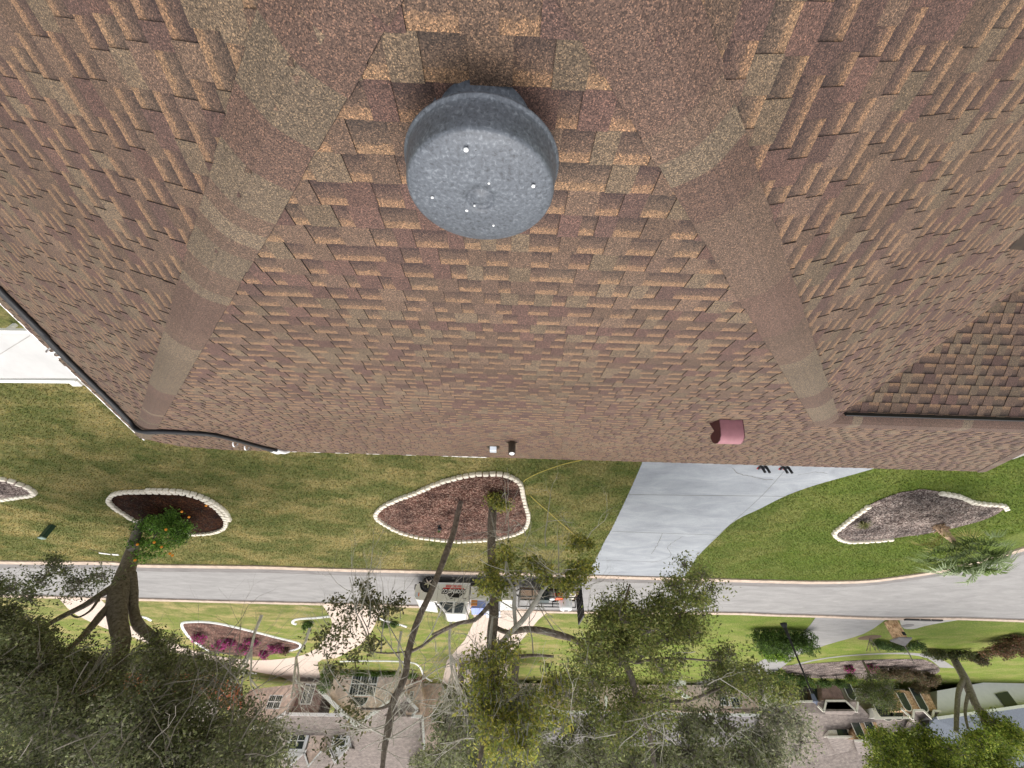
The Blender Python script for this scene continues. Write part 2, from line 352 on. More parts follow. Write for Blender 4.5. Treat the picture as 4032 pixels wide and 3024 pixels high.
hipL = v3(XL, XL-.44, zl(XL)); hipR = v3(-4.61, YR, ZR); ridR = v3(-8.1, YR, ZR); corR = v3(-12.6, YE, zf(YE))
c5 = 1/math.sqrt(1.25)
shingles('roof', (0,0,zf(0)), (1,0,0), (0,c5,-.5*c5), [AP, hipL, v3(XL,YE-.35,zf(YE-.35)), v3(XL-.7,YE,zf(YE)), corR, ridR, hipR], house, .03)
shingles('roof', (0,0,zl(0)), (0,1,0), (c5,0,-.5*c5), [AP, v3(.09,-7,AP.z), v3(XL,-7,zl(XL)), hipL], house, .05)
xv = lambda y: (zn(y)-6.971)/.5
shingles('roof', (0,0,zr(0)), (0,1,0), (-c5,0,-.5*c5), [AP, v3(.09,-7,AP.z), v3(-9.2,-7,zr(-9.2)), v3(-9.2,.6,zr(-9.2)), v3(xv(.95)-.1,.95,zr(xv(.95)-.1)), v3(hipR.x-.1,hipR.y+.02,zr(hipR.x-.1)), hipR], house, .02)
cw = 1/math.sqrt(1+MW*MW)
shingles('roof', (0,YR,ZR), (1,0,0), (0,-cw,-MW*cw), [v3(-4.35,YR,ZR), ridR, v3(-11.4,1.1,zn(1.1)), v3(xv(1.1)+.25,1.1,zn(1.1))], house, .1)
dE = (corR-ridR); nrm = dE.cross(v3(0,1,0)).normalized(); nrm = nrm if nrm.z > 0 else -nrm
De = v3(0,1,0).cross(nrm).normalized(); De = De if De.z < 0 else -De
shingles('roof', ridR, (0,1,0), De, [ridR, corR, corR+v3(0,-7.6,0), ridR+v3(0,-.02,0)], house)
# hip and ridge caps
def caps(A, B, n1, n2, step=.145, hw=.152, flip=False):
    A, B = Vector(A), Vector(B); T = (B-A).normalized(); L = (B-A).length; nrm = (Vector(n1)+Vector(n2)).normalized()
    a = T.cross(Vector(n1)).normalized(); b = -T.cross(Vector(n2)).normalized()
    if a.dot(nrm) > 0: a = -a
    if b.dot(nrm) > 0: b = -b
    V = []; Fc = []; C = []; UVs = []
    n = int(L/step)+1; col = pick()
    for i in range(n):
        t0 = i*step-.01; t1 = min(L+.05, t0+step+.01)
        if random.random() < .4 or i == 0:
            col = random.choice([(.15,.121,.09),(.143,.115,.085),(.125,.088,.068),(.112,.076,.06),(.118,.078,.063)]); k = random.uniform(.86,1.05); col = tuple(q*k for q in col)
        jit = random.uniform(-.004,.004)
        prof = []
        for t, h in ((t0,.011),(t1,.0185+random.uniform(0,.002))):
            row = []
            for q in (-1,-.6,-.28,-.1,0,.1,.28,.6,1):
                d = (b if q > 0 else a)*abs(q)*hw; rr = -.012*math.exp(-(q*4)**2)
                d = d + T*(-abs(q)*.012 if t == t1 else 0)
                row.append(A+T*t+d+(Vector(n2) if q > 0 else (Vector(n1) if q < 0 else nrm))*(h)+nrm*rr + a*jit)
            prof.append(row)
        low = [p-nrm*.016 for p in prof[1]]; base = len(V); V += prof[0]+prof[1]+low
        for j in range(8):
            Fc.append((base+j, base+j+1, base+9+j+1, base+9+j)); C += [(*col,0)]*4; UVs += [(0,0),(0,0),(0,1),(0,1)]
            Fc.append((base+9+j, base+10+j, base+19+j, base+18+j)); C += [(.03,.022,.02,0)]*4; UVs += [(0,0)]*4
        for e in (0, 8):
            V += [prof[0][e]-nrm*.016]; Fc.append((base+e, base+9+e, base+18+e, len(V)-1)); C += [(.03,.022,.02,0)]*4; UVs += [(0,0)]*4
    me = bpy.data.meshes.new('hip_cap'); me.from_pydata([tuple(v) for v in V], [], Fc)
    ca = me.color_attributes.new('Col', 'FLOAT_COLOR', 'CORNER'); ca.data.foreach_set('color', np.array(C, dtype=np.float32).ravel())
    ul = me.uv_layers.new(name='UVMap'); ul.data.foreach_set('uv', np.array(UVs, dtype=np.float32).ravel())
    bm = bmesh.new(); bm.from_mesh(me); bmesh.ops.recalc_face_normals(bm, faces=bm.faces); bm.to_mesh(me); bm.free()
    return link('ridge_cap', me, M['shingle'], house)
nF = v3(0,.5,1).normalized(); nL = v3(.5,0,1).normalized(); nR = v3(-.5,0,1).normalized(); nW = v3(0,-MW,1).normalized()
caps(AP, hipL-(hipL-AP).normalized()*.05, nF, nL); caps(AP, hipR+v3(-.02,.02,0), nF, nR); caps(hipR+v3(.25,0,0), ridR, nF, nW, step=.145); caps(ridR, corR, nF, nrm)
caps(AP+v3(0,-6.6,0), AP, nL, nR)
# ridge vent strip with an open slot under the wing ridge cap
mb = MB(); mb.boxax(ridR+v3(0,-.15,-.095), v3(3.3,0,0), v3(0,.02,0), v3(0,0,.06)); mb.build('ridge_vent', M['blackmetal'], house)
# fascia, drip edges and walls
mb = MB()
mb.boxax(v3(XL+.005,-7,zl(XL)-.17), v3(.02,0,0), v3(0,7+XL-.44+.1,0), v3(0,0,.155)); mb.boxax(v3(XL-.1,-7,zl(XL)-.012), v3(.14,0,0), v3(0,7+XL-.44,0), v3(0,0,.006))
mb.boxax(v3(-12.6,YE+.002,zf(YE)-.17), v3(12.6+XL-.75,0,0), v3(0,.02,0), v3(0,0,.15))
for a in (1.2, 2.2, 3.1, 3.9, 4.6, 5.2): mb.boxax(v3(a,YE+.002,zf(YE)-.02), v3(.35,0,0), v3(0,.035,0), v3(0,0,.012))
mb.boxax(v3(.4,YE+.002,zf(YE)-.02), v3(.8,0,0), v3(0,.04,0), v3(0,0,.014))
mb.build('fascia', M['white'], house)
mb = MB(); mb.boxax(v3(-12,2,-.2), v3(19.2,0,0), v3(0,6.1,0), v3(0,0,2.6)); mb.boxax(v3(-8.4,-7,-.2), v3(15.7,0,0), v3(0,8.99,0), v3(0,0,2.5)); mb.build('wall', M['brick'], house)
# -------- things on the roof
dF = nF.dot(v3(0,0,zf(0)))
def onF(x, y, h=0): return PL(x, y, nF, dF+h)
# round mushroom vent
c1 = onF(1899, 666, .17); VB = c1-nF*.17
vent = empty('roof_vent', VB, 'round grey mottled metal mushroom vent with wide cap near the roof peak', 'roof vent')
def galv():
    mt = bpy.data.materials.new('weathered_grey_paint'); mt.use_nodes = True; t = mt.node_tree; b = t.nodes['Principled BSDF']; tc = t.nodes.new('ShaderNodeTexCoord')
    n = node(t, 'ShaderNodeTexNoise', Scale=85.0, Detail=4.0, Roughness=.55, Distortion=.5); t.links.new(tc.outputs['Object'], n.inputs['Vector'])
    n2 = node(t, 'ShaderNodeTexNoise', Scale=5.0, Detail=3.0); t.links.new(tc.outputs['Object'], n2.inputs['Vector'])
    f = math_(t, 'ADD', n.outputs['Fac'], math_(t, 'MULTIPLY', math_(t, 'SUBTRACT', n2.outputs['Fac'], .5), .25))
    r = ramp(t, [(.27,(.045,.051,.06)),(.42,(.082,.093,.11)),(.58,(.11,.125,.147)),(.74,(.19,.213,.24))], f)
    v = node(t, 'ShaderNodeTexVoronoi', Scale=42.0, _feature='DISTANCE_TO_EDGE'); t.links.new(tc.outputs['Object'], v.inputs['Vector'])
    sp = node(t, 'ShaderNodeTexVoronoi', Scale=36.0); t.links.new(tc.outputs['Object'], sp.inputs['Vector'])
    dots = ramp(t, [(.0,(1,1,1)),(.055,(1,1,1)),(.075,(0,0,0))], sp.outputs['Distance'])
    s2 = t.nodes.new('ShaderNodeSeparateColor'); t.links.new(sp.outputs['Color'], s2.inputs[0])
    msk = math_(t, 'MULTIPLY', dots.outputs['Color'], math_(t, 'GREATER_THAN', s2.outputs[0], .84))
    c = mix(t, r.outputs['Color'], (.02,.022,.026), msk)
    t.links.new(c, b.inputs['Base Color']); b.inputs['Roughness'].default_value = .5; b.inputs['Specular IOR Level'].default_value = .5; b.inputs['Metallic'].default_value = .15
    bp = node(t, 'ShaderNodeBump', Strength=.35, Distance=.004); t.links.new(n.outputs['Fac'], bp.inputs['Height']); t.links.new(bp.outputs[0], b.inputs['Normal'])
    return mt
M['galv'] = galv()
mb = MB(); mb.lathe(VB, nF, [(.2,.002),(.17,.012),(.155,.05),(.15,.10),(.15,.17),(.13,.19)], 64); mb.build('collar', M['galv'], vent, True)
mb = MB()
fl = []
for sx_, sy_ in ((-1,-1),(1,-1),(1,1),(-1,1)): fl.append(VB+v3(1,0,0)*.12*sx_+v3(0,c5,-.5*c5)*(.12*sy_)+nF*.009)
mb.prism(fl, nF*.004); mb.build('flashing', M['galv'], vent)
mb = MB(); HC = .16
mb.lathe(VB, nF, [(.15,HC+.03),(.252,HC-.004),(.260,HC-.008),(.266,HC),(.265,HC+.007),(.259,HC+.010),(.2565,HC+.016),(.2545,HC+.045),(.251,HC+.08),(.248,HC+.106),(.245,HC+.114),(.238,HC+.119),(.2,HC+.128),(.14,HC+.1355),(.08,HC+.14),(.052,HC+.1405),(.047,HC+.137),(.043,HC+.130),(.035,HC+.131),(.024,HC+.139),(.012,HC+.1415),(.0005,HC+.142)], 96)
mb.build('cap', M['galv'], vent, True)
def dome(px, py): return onF(px, py, HC+.139)
for px, py, r in ((1835,592,.0075),(1925,722,.0055),(2100,735,.0065),(1868,811,.004),(1838,829,.0072),(1702,779,.005),(1943,889,.0045)):
    mb = MB(); mb.lathe(dome(px,py)-nF*.004, nF, [(r,0),(r*.95,.004),(r*.5,.0062),(.0005,.0065)], 14); mb.build('screw_head', M['whiteplastic'], vent, True)
# far plumbing pipe with white inside
pb = onF(2016, 1738); pv = empty('vent_pipe', pb, 'dark brown upright plumbing pipe with pale open top near the eave', 'vent pipe')
M['bootbrown'] = mat('dark_brown_boot', (.035,.022,.012), .6, var=.4, vscale=12)
mb = MB(); mb.lathe(pb-v3(0,0,.05), (0,0,1), [(.13,.03),(.085,.07),(.07,.09),(.068,.34),(.055,.34),(.055,.2)], 24); mb.build('pipe', M['bootbrown'], pv, True)
mb = MB(); mb.lathe(pb+v3(0,0,.277), (0,0,1), [(.054,0),(.05,.012),(.001,.016)], 20); mb.build('pipe_end', M['whiteplastic'], pv, True)
# white square hood vent
wb = onF(1942, 1756); wv = empty('box_vent', wb, 'small white square box vent low on the roof left of the dark pipe', 'roof vent')
sF = v3(0,c5,-.5*c5)
mb = MB(); pr = [wb-sF*.03, wb+sF*.24, wb+sF*.24+nF*.11, wb+sF*.02+nF*.1]; mb.prism([p-v3(.07,0,0) for p in pr], v3(.14,0,0)); mb.build('hood', mat('pale_grey_metal', (.55,.6,.65), .4, metal=.3, var=.15, vscale=8), wv, bevel=.008)
mb = MB(); mb.prism([wb-sF*.06+v3(-.13,0,0)+nF*.012, wb-sF*.06+v3(.13,0,0)+nF*.012, wb+sF*.28+v3(.13,0,0)+nF*.012, wb+sF*.28+v3(-.13,0,0)+nF*.012], nF*.003); mb.build('flashing', M['bootbrown'], wv)
# maroon gooseneck hood
gb = onF(2831, 1650); gv = empty('gooseneck_vent', gb, 'pinkish maroon curved gooseneck vent with an open dark side', 'roof vent')
pink = mat('mauve_enamel', (.3,.135,.155), .5, var=.12, vscale=10); mar = mat('maroon_metal', (.07,.022,.022), .6, var=.2, vscale=9)
pf = [(0,0),(.27,0),(.165,.13),(.28,.175),(.285,.22),(.25,.275),(.19,.31),(.12,.315),(.05,.28),(.01,.22),(0,.12)]
P2 = [gb+sF*a+nF*(b+.006) for a, b in pf]
Lx = v3(-.34,0,0)
mb = MB(); n_ = len(P2); vs = P2+[p+Lx for p in P2]
mb.add(vs, [(i, i+1, i+1+n_, i+n_) for i in range(3, n_-1)]+[(n_-1, 0, n_, 2*n_-1)]); mb.build('hood', pink, gv, True)
mb = MB(); mb.prism([p+v3(.003,0,0) for p in P2], v3(-.012,0,0)); mb.prism([p+Lx+v3(.012,0,0) for p in P2], v3(-.012,0,0)); mb.prism([P2[0]+v3(-.01,0,0)+nF*.004, P2[1]+v3(-.01,0,0)+nF*.004, P2[2]+v3(-.01,0,0)-nF*.01], v3(-.32,0,0)); mb.build('side_panel', mar, gv)
# dark vent on the right slope
dR = nR.dot(v3(0,0,zr(0)))
vb = PL(4040, 905, nR, dR); dv = empty('roof_vent', vb, 'black vent hood cut off by the right edge of the picture', 'roof vent')
sR = v3(-c5,0,-.5*c5)
mb = MB(); prr = [vb+nR*.004, vb+sR*.5+nR*.004, vb+sR*.5+nR*.16, vb+sR*.3+nR*.19]; mb.prism([p-v3(0,.2,0) for p in prr], v3(0,.4,0)); mb.build('hood', M['bootbrown'], dv, bevel=.01)
# white crumbs by the wing valley
for px, py, lb in ((3517,1505,'white scrap of caulk on the valley edge, nearer the wing ridge'),(3862,1248,'white scrap of caulk on the valley edge, farther up the slope')):
    b = PL(px, py, nR, dR, ) + nR*.01; mb = MB()
    for k in range(3): mb.lathe(b+v3(random.uniform(-.03,.03),random.uniform(-.03,.03),0), nR, [(.02,0),(.014,.014),(.001,.018)], 7)
    tag(mb.build('caulk_scrap', M['whiteplastic']), lb, 'debris')
# twin dark hoses along the eave
dLp = nL.dot(v3(0,0,zl(0)))
def onL(x, y, h=0): return PL(x, y, nL, dLp+h)
left_pts = [(52,1200),(150,1300),(238,1392),(340,1492),(440,1590),(500,1652)]
fr_pts = [(560,1700),(640,1702),(740,1706),(840,1714),(920,1731),(1000,1753),(1072,1775)]
Lp = [onL(x, y, .045) for x, y in left_pts]; Lp = [Lp[0]+(Lp[0]-Lp[-1]).normalized()*6]+Lp
Fp = [onF(x, y, .045) for x, y in fr_pts]
for i, off in enumerate((0.0, 1.0)):
    a = [p+v3(-.075*off,0,.0375*off) for p in Lp]; b = [p+sF*-.085*off for p in Fp]
    if off: b[-1] = b[-1]+v3(-.16,0,0)
    path = smooth_path(a+b, 5)
    hs = empty('drain_hose', path[len(path)//2], ('black corrugated hose along the roof edge, the outer one of two' if i == 0 else 'black corrugated hose along the roof edge, the inner one of two'), 'hose', 'black hoses lying on the roof edge')
    mb = MB(); mb.tube(path, .036, 10); mb.build('tube', M['black'], hs, True)
    e = b[-1]; d = (b[-1]-b[-2]).normalized()
    mb = MB(); mb.tube(smooth_path([e-d*.02, e+d*.1, e+d*.2+v3(-.02,.05,-.02), e+d*.22+v3(-.05,.14,-.12)], 4), [.046]*13, 14); mb.build('elbow', M['whiteplastic'], hs, True)
for i, (px, py, on) in enumerate(((209,1374,onL),(244,1388,onL),(930,1742,onF),(975,1756,onF))):
    b = on(px, py, 0); nn = nL if on is onL else nF; sd_ = v3(c5,0,-.5*c5) if on is onL else sF
    pts = [b+sd_*.07*math.cos(t)*1.2+nn*(.01+.09*math.sin(t)) for t in np.linspace(0, math.pi, 9)]
    ww = v3(0,.03,0) if on is onL else v3(.03,0,0)
    mb = MB()
    for p, q in zip(pts, pts[1:]): mb.prism([p, q, q+ww, p+ww], nn*.004)
    tag(mb.build('hose_strap', M['whiteplastic']), ['white strap on the left eave hoses, farther from the corner','white strap on the left eave hoses, nearer the corner','white strap on the front hoses, nearer the corner','white strap on the front hoses, next to the white elbows'][i], 'strap', 'white hose straps')
# white patio roof on the left
pr = [G(-250,1308,2.0), G(250,1312,2.0), G(330,1400,2.0), G(330,1490,2.0), G(-250,1490,2.0)]
pt = empty('patio_roof', pr[0], 'flat white metal patio roof sticking out beyond the left eave', 'patio roof')
mb = MB(); mb.prism(pr, v3(0,0,-.06)); mb.build('panel', mat('white_sheet_metal', (.5,.5,.49), .5, var=.08, vscale=2), pt)
mb = MB(); a, b = G(-250,1303,2.0), G(262,1309,2.0); mb.boxax(a+v3(0,-.06,-.05), b-a, v3(0,.06,0), v3(0,0,.09))
a, b = G(-250,1492,2.0), G(292,1497,2.0); mb.boxax(a+v3(0,0,-.08), b-a, v3(0,.09,0), v3(0,0,.1)); a, b = G(262,1500,2.0), G(300,1500,2.0); mb.boxax(a+v3(0,.02,-.3), b-a, v3(0,.16,0), v3(0,0,.3)); mb.build('gutter', M['white'], pt, bevel=.01)
mb = MB(); a, b = G(0,1395,2.003), G(118,1322,2.003); d = v3(.012,.012,0); mb.prism([a-d,b-d,b+d,a+d], v3(0,0,.004)); mb.build('seam', M['walk'], pt)
mb = MB()
for q in (G(-240,1492,2.0), G(275,1497,2.0)): mb.boxax((q.x-.04,q.y-.04,0), (.08,0,0), (0,.08,0), (0,0,1.9))
mb.build('post', M['white'], pt)
# ================================================================== GROUND
def sheet(name, pts, z, mat_, kind='structure', thick=0.0, label=None, cat=None):
    pts = [Vector((p[0],p[1],z)) for p in pts]; mb = MB()
    if thick: mb.prism(pts, v3(0,0,-thick))
    else: mb.add(pts, [t for t in tessellate_polygon([pts])])
    o = mb.build(name, mat_)
    for p in o.data.polygons: pass
    if not thick:
        bm = bmesh.new(); bm.from_mesh(o.data)
        for f in bm.faces:
            if f.normal.z < 0: f.normal_flip()
        bm.to_mesh(o.data); bm.free()
    return tag(o, label, cat, kind=kind)
def GP(l): return [G(x, y) for x, y in l]
mb = MB(); mb.add([(-900,-60,0),(900,-60,0),(900,1500,0),(-900,1500,0)], [(0,1,2,3)]); tag(mb.build('lawn', M['grass'], recalc=False), kind='structure')
near_px = [(-500,2197),(0,2210),(425,2213),(547,2223),(1008,2229),(1281,2238),(1646,2247),(1859,2253),(2052,2256),(2320,2265),(2836,2280),(3024,2285),(3206,2289),(3389,2286),(3510,2274),(3692,2247),(3830,2215),(3941,2183),(4032,2156),(4300,2070)]
far_px = [(-500,2335),(0,2345),(547,2359),(1008,2371),(1269,2377),(1530,2383),(2156,2408),(2836,2414),(3024,2420),(3230,2426),(3486,2435),(3753,2435),(4032,2444),(4500,2462)]
nearP = smooth_path(GP(near_px), 5); farP = smooth_path(GP(far_px), 5)
def offset(path, d):
    out = []
    for i, p in enumerate(path):
        t = (path[min(i+1,len(path)-1)]-path[max(i-1,0)]).normalized(); out.append(p+Vector((-t.y, t.x, 0))*d)
    return out
# paths run towards -x, so +offset is towards the house (-y)
def strip(name, path, d0, d1, z, mat_, kind='structure', h=0):
    a, b = offset(path, d0), offset(path, d1); mb = MB(); n = len(path)
    vs = [v3(p.x,p.y,z) for p in a]+[v3(p.x,p.y,z) for p in b]
    fs = [(i, i+1, n+i+1, n+i) for i in range(n-1)]
    if h:
        vs += [v3(p.x,p.y,0) for p in a]+[v3(p.x,p.y,0) for p in b]; fs += [(i, i+1, 2*n+i+1, 2*n+i) for i in range(n-1)]+[(n+i, n+i+1, 3*n+i+1, 3*n+i) for i in range(n-1)]
    mb.add(vs, fs); return tag(mb.build(name, mat_), kind=kind)
sheet('road', nearP+farP[::-1], .004, M['asphalt'])
strip('road_edge', nearP, -.12, -1.05, .008, M['asphalt_dark']); strip('road_edge', farP, .1, .5, .008, M['asphalt_dark'])
strip('kerb', nearP, .16, -.24, .075, M['kerb'], h=1); strip('kerb', farP, -.12, .3, .075, M['kerb'], h=1)
# driveway
dl = [(2529,1800),(2529,1819),(2474,1944),(2409,2080),(2380,2131),(2344,2204),(2314,2245),(2300,2262)]
dr = [(2690,2276),(2715,2240),(2745,2192),(2830,2107),(2897,2048),(2992,2002),(3094,1951),(3207,1910),(3335,1874),(3427,1848)]
dp = smooth_path(GP(dl), 3)+smooth_path(GP(dr), 3)
dp = [v3(-5.0,8.6,0)]+dp+[v3(-15.2,10.6,0),v3(-15.8,8.6,0)]
sheet('driveway', dp, .012, M['drive'])
joint = mat('joint_line', (.16,.16,.15), .95)
def crack(name, px, wd, z=.016, mat_=None, k=4, jit=.03):
    pts = resample(smooth_path(GP(px), k), .12); mb = MB(); L = []; R_ = []
    for p, t in pts:
        q = p+Vector((random.uniform(-jit,jit), random.uniform(-jit,jit), 0)); n = Vector((-t.y,t.x,0)); ww = wd*random.uniform(.5,1.2) if jit else wd
        L.append(v3(q.x,q.y,z)+n*ww/2); R_.append(v3(q.x,q.y,z)-n*ww/2)
    n = len(L); mb.add(L+R_, [(i,i+1,n+i+1,n+i) for i in range(n-1)]); return tag(mb.build(name, mat_ or joint), kind='structure')
crack('driveway_joint', [(2474,1946),(3094,1953)], .03, jit=0); crack('driveway_joint', [(2409,2091),(2826,2106)], .03, jit=0); crack('driveway_joint', [(2350,2205),(2735,2215)], .02, jit=0)
crack('driveway_joint', [(3090,1850),(3000,1950),(2890,2050),(2800,2130)], .02, jit=0)
crack('driveway_crack', [(2882,1840),(2905,1862),(2960,1875),(3010,1885),(3040,1888)], .035); crack('driveway_crack', [(2608,2098),(2590,2140),(2565,2180)], .03); crack('driveway_crack', [(2690,2110),(2630,2150),(2640,2190),(2560,2215)], .025); crack('driveway_crack', [(3260,1862),(3200,1858),(3140,1870)], .02)
sheet('front_walk', GP([(3985,1808),(4300,1700),(4300,1640),(3950,1700)]), .014, M['walk'])
# neighbour paving across the street
thr = [(1262,2372),(1297,2423),(1306,2466),(1275,2520),(1239,2557),(1160,2587),(1008,2599),(808,2575),(656,2520),(559,2496),(425,2385),(389,2352)]
thr2 = [(230,2352),(300,2420),(450,2487),(516,2505),(644,2557),(832,2603),(1008,2645),(1100,2662),(1170,2690),(1262,2690),(1251,2608),(1324,2590),(1373,2563),(1427,2532),(1464,2484),(1494,2423),(1545,2380)]
sheet('paver_driveway', smooth_path(GP(thr),3)+smooth_path(GP(thr2),3), .012, M['paver'])
sheet('paver_driveway', GP([(1850,2380),(1870,2440),(1830,2520),(1760,2600),(1740,2690),(1980,2700),(2020,2560),(2120,2440),(2160,2405)]), .012, M['paver'])
sheet('side_driveway', smooth_path(GP([(3215,2424),(3190,2460),(3150,2500),(3090,2545),(3000,2600),(2900,2640),(2700,2700)]),3)+smooth_path(GP([(2900,2720),(3060,2640),(3130,2585),(3250,2540),(3400,2495),(3490,2437)]),3), .012, M['asphalt'])
sheet('garden_path', smooth_path(GP([(3080,2628),(3200,2598),(3330,2580),(3500,2570),(3620,2572),(3700,2592),(3760,2630)]),4)+smooth_path(GP([(3700,2628),(3660,2596),(3600,2580),(3500,2575),(3330,2584),(3200,2603),(3090,2634)]),4), .014, M['asphalt'])
sheet('drain_apron', smooth_path(GP([(3540,2438),(3770,2437),(3700,2452),(3640,2464),(3600,2475),(3560,2474),(3545,2455)]),3), .02, M['walk'])
dr_ = empty('storm_drain', G(3625,2434), 'dark curb inlet slot with grey manhole cover in the concrete apron beyond the road', 'storm drain')
a, b = G(3556,2434), G(3700,2438); mb = MB(); mb.boxax(a+v3(0,-.2,.06), b-a, v3(0,.22,0), v3(0,0,.09)); mb.build('inlet_slot', M['blackmetal'], dr_)
for fx in (.38,.68):
    q = a.lerp(b,fx); mb = MB(); mb.boxax(q+v3(0,-.23,.02), (.06,0,0), (0,.02,0), (0,0,.13)); mb.build('bar', M['walk'], dr_)
mb = MB(); mb.lathe(G(3572,2463,.01), (0,0,1), [(.42,0),(.42,.03),(.38,.036),(.001,.036)], 24); mb.build('manhole_cover', M['asphalt_dark'], dr_)
# ---------------------------------------------------------------- planting beds
def stonemesh(i):
    r = random.Random(i); bm = bmesh.new(); bmesh.ops.create_cube(bm, size=1)
    for v in bm.verts:
        v.co.x *= .235*(.82 if v.co.y > 0 else 1)*r.uniform(.92,1.04); v.co.y *= .17*r.uniform(.9,1.08); v.co.z *= .15*r.uniform(.9,1.08); v.co.z += .05
    bmesh.ops.bevel(bm, geom=list(bm.edges), offset=.028, segments=2, profile=.6, affect='EDGES')
    for v in bm.verts: v.co += Vector((r.uniform(-1,1), r.uniform(-1,1), r.uniform(-1,1)))*.005
    me = bpy.data.meshes.new('edging_block'); bm.to_mesh(me); bm.free(); me.materials.append(M['stone'])
    me.polygons.foreach_set('use_smooth', [True]*len(me.polygons)); return me
STM = [stonemesh(i) for i in range(8)]
def stones(px, label, group, closed=False, step=.262, gap=()):
    for i, (p, t) in enumerate(resample(smooth_path(GP(px), 6, closed), step, closed)):
        if i in gap: continue
        o = bpy.data.objects.new('edging_block', random.choice(STM)); COL.objects.link(o)
        o.location = (p.x, p.y, .02+random.uniform(-.01,.012)); a = math.atan2(t.y, t.x)+(math.pi if closed else math.pi)
        o.rotation_euler = (random.uniform(-.05,.05), random.uniform(-.05,.05), a+random.uniform(-.09,.09)); s_ = random.uniform(.94,1.05); o.scale = (s_,s_,1)
        tag(o, label, 'edging block', group)
bedC = [(1481,2020),(1508,1990),(1563,1963),(1628,1939),(1704,1906),(1780,1880),(1861,1864),(1932,1860),(1986,1863),(2024,1879),(2051,1903),(2059,1944),(2070,1988),(2081,2031),(2070,2069),(2040,2093),(1970,2112),(1888,2122),(1807,2126),(1726,2120),(1644,2109),(1579,2091),(1530,2068),(1492,2042)]
bedL = [(434,1960),(461,1938),(540,1931),(624,1932),(733,1938),(814,1966),(868,2009),(893,2047),(879,2078),(814,2096),(705,2095),(624,2080),(553,2053),(505,2026),(461,1996),(440,1977)]
bedR = [(3412,1992),(3361,2028),(3320,2061),(3286,2089),(3284,2104),(3309,2120),(3345,2128),(3437,2125),(3504,2119),(3565,2110),(3630,2102),(3740,2080),(3855,2050),(3921,2023),(3956,1992),(3908,1982),(3868,1978),(3828,1972),(3781,1952),(3725,1940),(3683,1931),(3630,1924),(3590,1930),(3540,1938),(3463,1966)]
bedF = [(-160,1868),(0,1880),(43,1888),(81,1899),(114,1914),(140,1934),(128,1944),(95,1950),(0,1962),(-160,1965)]
def bed(px, m_, name='mulch_bed', shrink=0):
    pts = smooth_path(GP(px), 5, True); c = sum(pts, Vector())/len(pts); n = len(pts); rings = 10; vs = []
    for k in range(rings):
        f = 1-k/rings
        for p in pts:
            q = c+(p-c)*f; vs.append((q.x, q.y, .03+.10*(1-f*f)+random.uniform(-.018,.018)*(k > 0)))
    vs.append((c.x,c.y,.13)); fs = [(k*n+i, k*n+(i+1)%n, (k+1)*n+(i+1)%n, (k+1)*n+i) for k in range(rings-1) for i in range(n)]+[((rings-1)*n+i, (rings-1)*n+(i+1)%n, rings*n) for i in range(n)]
    mb = MB(); mb.add(vs, fs); return tag(mb.build(name, m_, smooth=True), kind='stuff')
bed(bedC, M['mulch']); bed(bedL, M['mulch_dark']); bed(bedR, M['mulch_grey']); bed(bedF, M['mulch_grey'])
stones(bedC, 'cream edging block in the ring around the middle mulch bed', 'blocks around the middle bed', True)
stones(bedL, 'cream edging block in the ring around the dark bed under the orange tree', 'blocks around the orange tree bed', True)
stones(bedF[:7]+bedF[7:9], 'cream edging block around the bed cut off by the left edge', 'blocks around the bed at the left edge')
stones(bedR[:9], 'cream edging block in the curved row along the driveway side of the palm bed', 'blocks on the driveway side of the palm bed')
stones([(3956,1996),(3945,1985),(3908,1982),(3868,1978),(3828,1972),(3795,1958),(3760,1946),(3706,1937)], 'cream edging block in the wavy row at the far corner of the palm bed', 'blocks at the far end of the palm bed')
# second course on the street-house side of the orange tree bed
stones([(590,1925),(680,1926),(760,1938),(830,1965),(885,2005),(905,2040)], 'weathered grey lower edging block on the house side of the dark bed', 'lower course of blocks at the orange tree bed', step=.25)
# bark chips and leaf litter in the beds
def chips(px, n, cols, size, name, zz=.12):
    poly = GP(px); xs = [p.x for p in poly]; ys = [p.y for p in poly]; V = []; Fc = []; C = []
    def inside(x, y):
        k = False
        for i in range(len(poly)):
            a, b = poly[i], poly[i-1]
            if (a.y > y) != (b.y > y) and x < (b.x-a.x)*(y-a.y)/(b.y-a.y)+a.x: k = not k
        return k
    while n > 0:
        x, y = random.uniform(min(xs),max(xs)), random.uniform(min(ys),max(ys))
        if not inside(x, y): continue
        n -= 1; a = random.uniform(0,6.28); l = size*random.uniform(.4,1.2); w_ = l*random.uniform(.2,.5); d = v3(math.cos(a),math.sin(a),random.uniform(-.3,.3)); e = v3(-math.sin(a),math.cos(a),random.uniform(-.3,.3))
        c = v3(x,y,zz+random.uniform(-.02,.03)); b = len(V); V += [c-d*l, c-e*w_, c+d*l, c+e*w_]; Fc.append((b,b+1,b+2,b+3)); q = random.choice(cols); k = random.uniform(.7,1.2); C += [(q[0]*k,q[1]*k,q[2]*k,1)]*4
    me = bpy.data.meshes.new(name); me.from_pydata([tuple(v) for v in V], [], Fc); ca = me.color_attributes.new('Col', 'FLOAT_COLOR', 'CORNER'); ca.data.foreach_set('color', np.array(C, dtype=np.float32).ravel())
    return tag(link(name, me, M['leaf']), kind='stuff')
def shr(px, f):
    c = (sum(x for x,_ in px)/len(px), sum(y for _,y in px)/len(px)); return [(c[0]+(x-c[0])*f, c[1]+(y-c[1])*f) for x, y in px]
chips(shr(bedC,.92), 2600, [(.06,.03,.022),(.12,.065,.05),(.2,.13,.11),(.34,.22,.16),(.03,.015,.01)], .045, 'bark_chips')
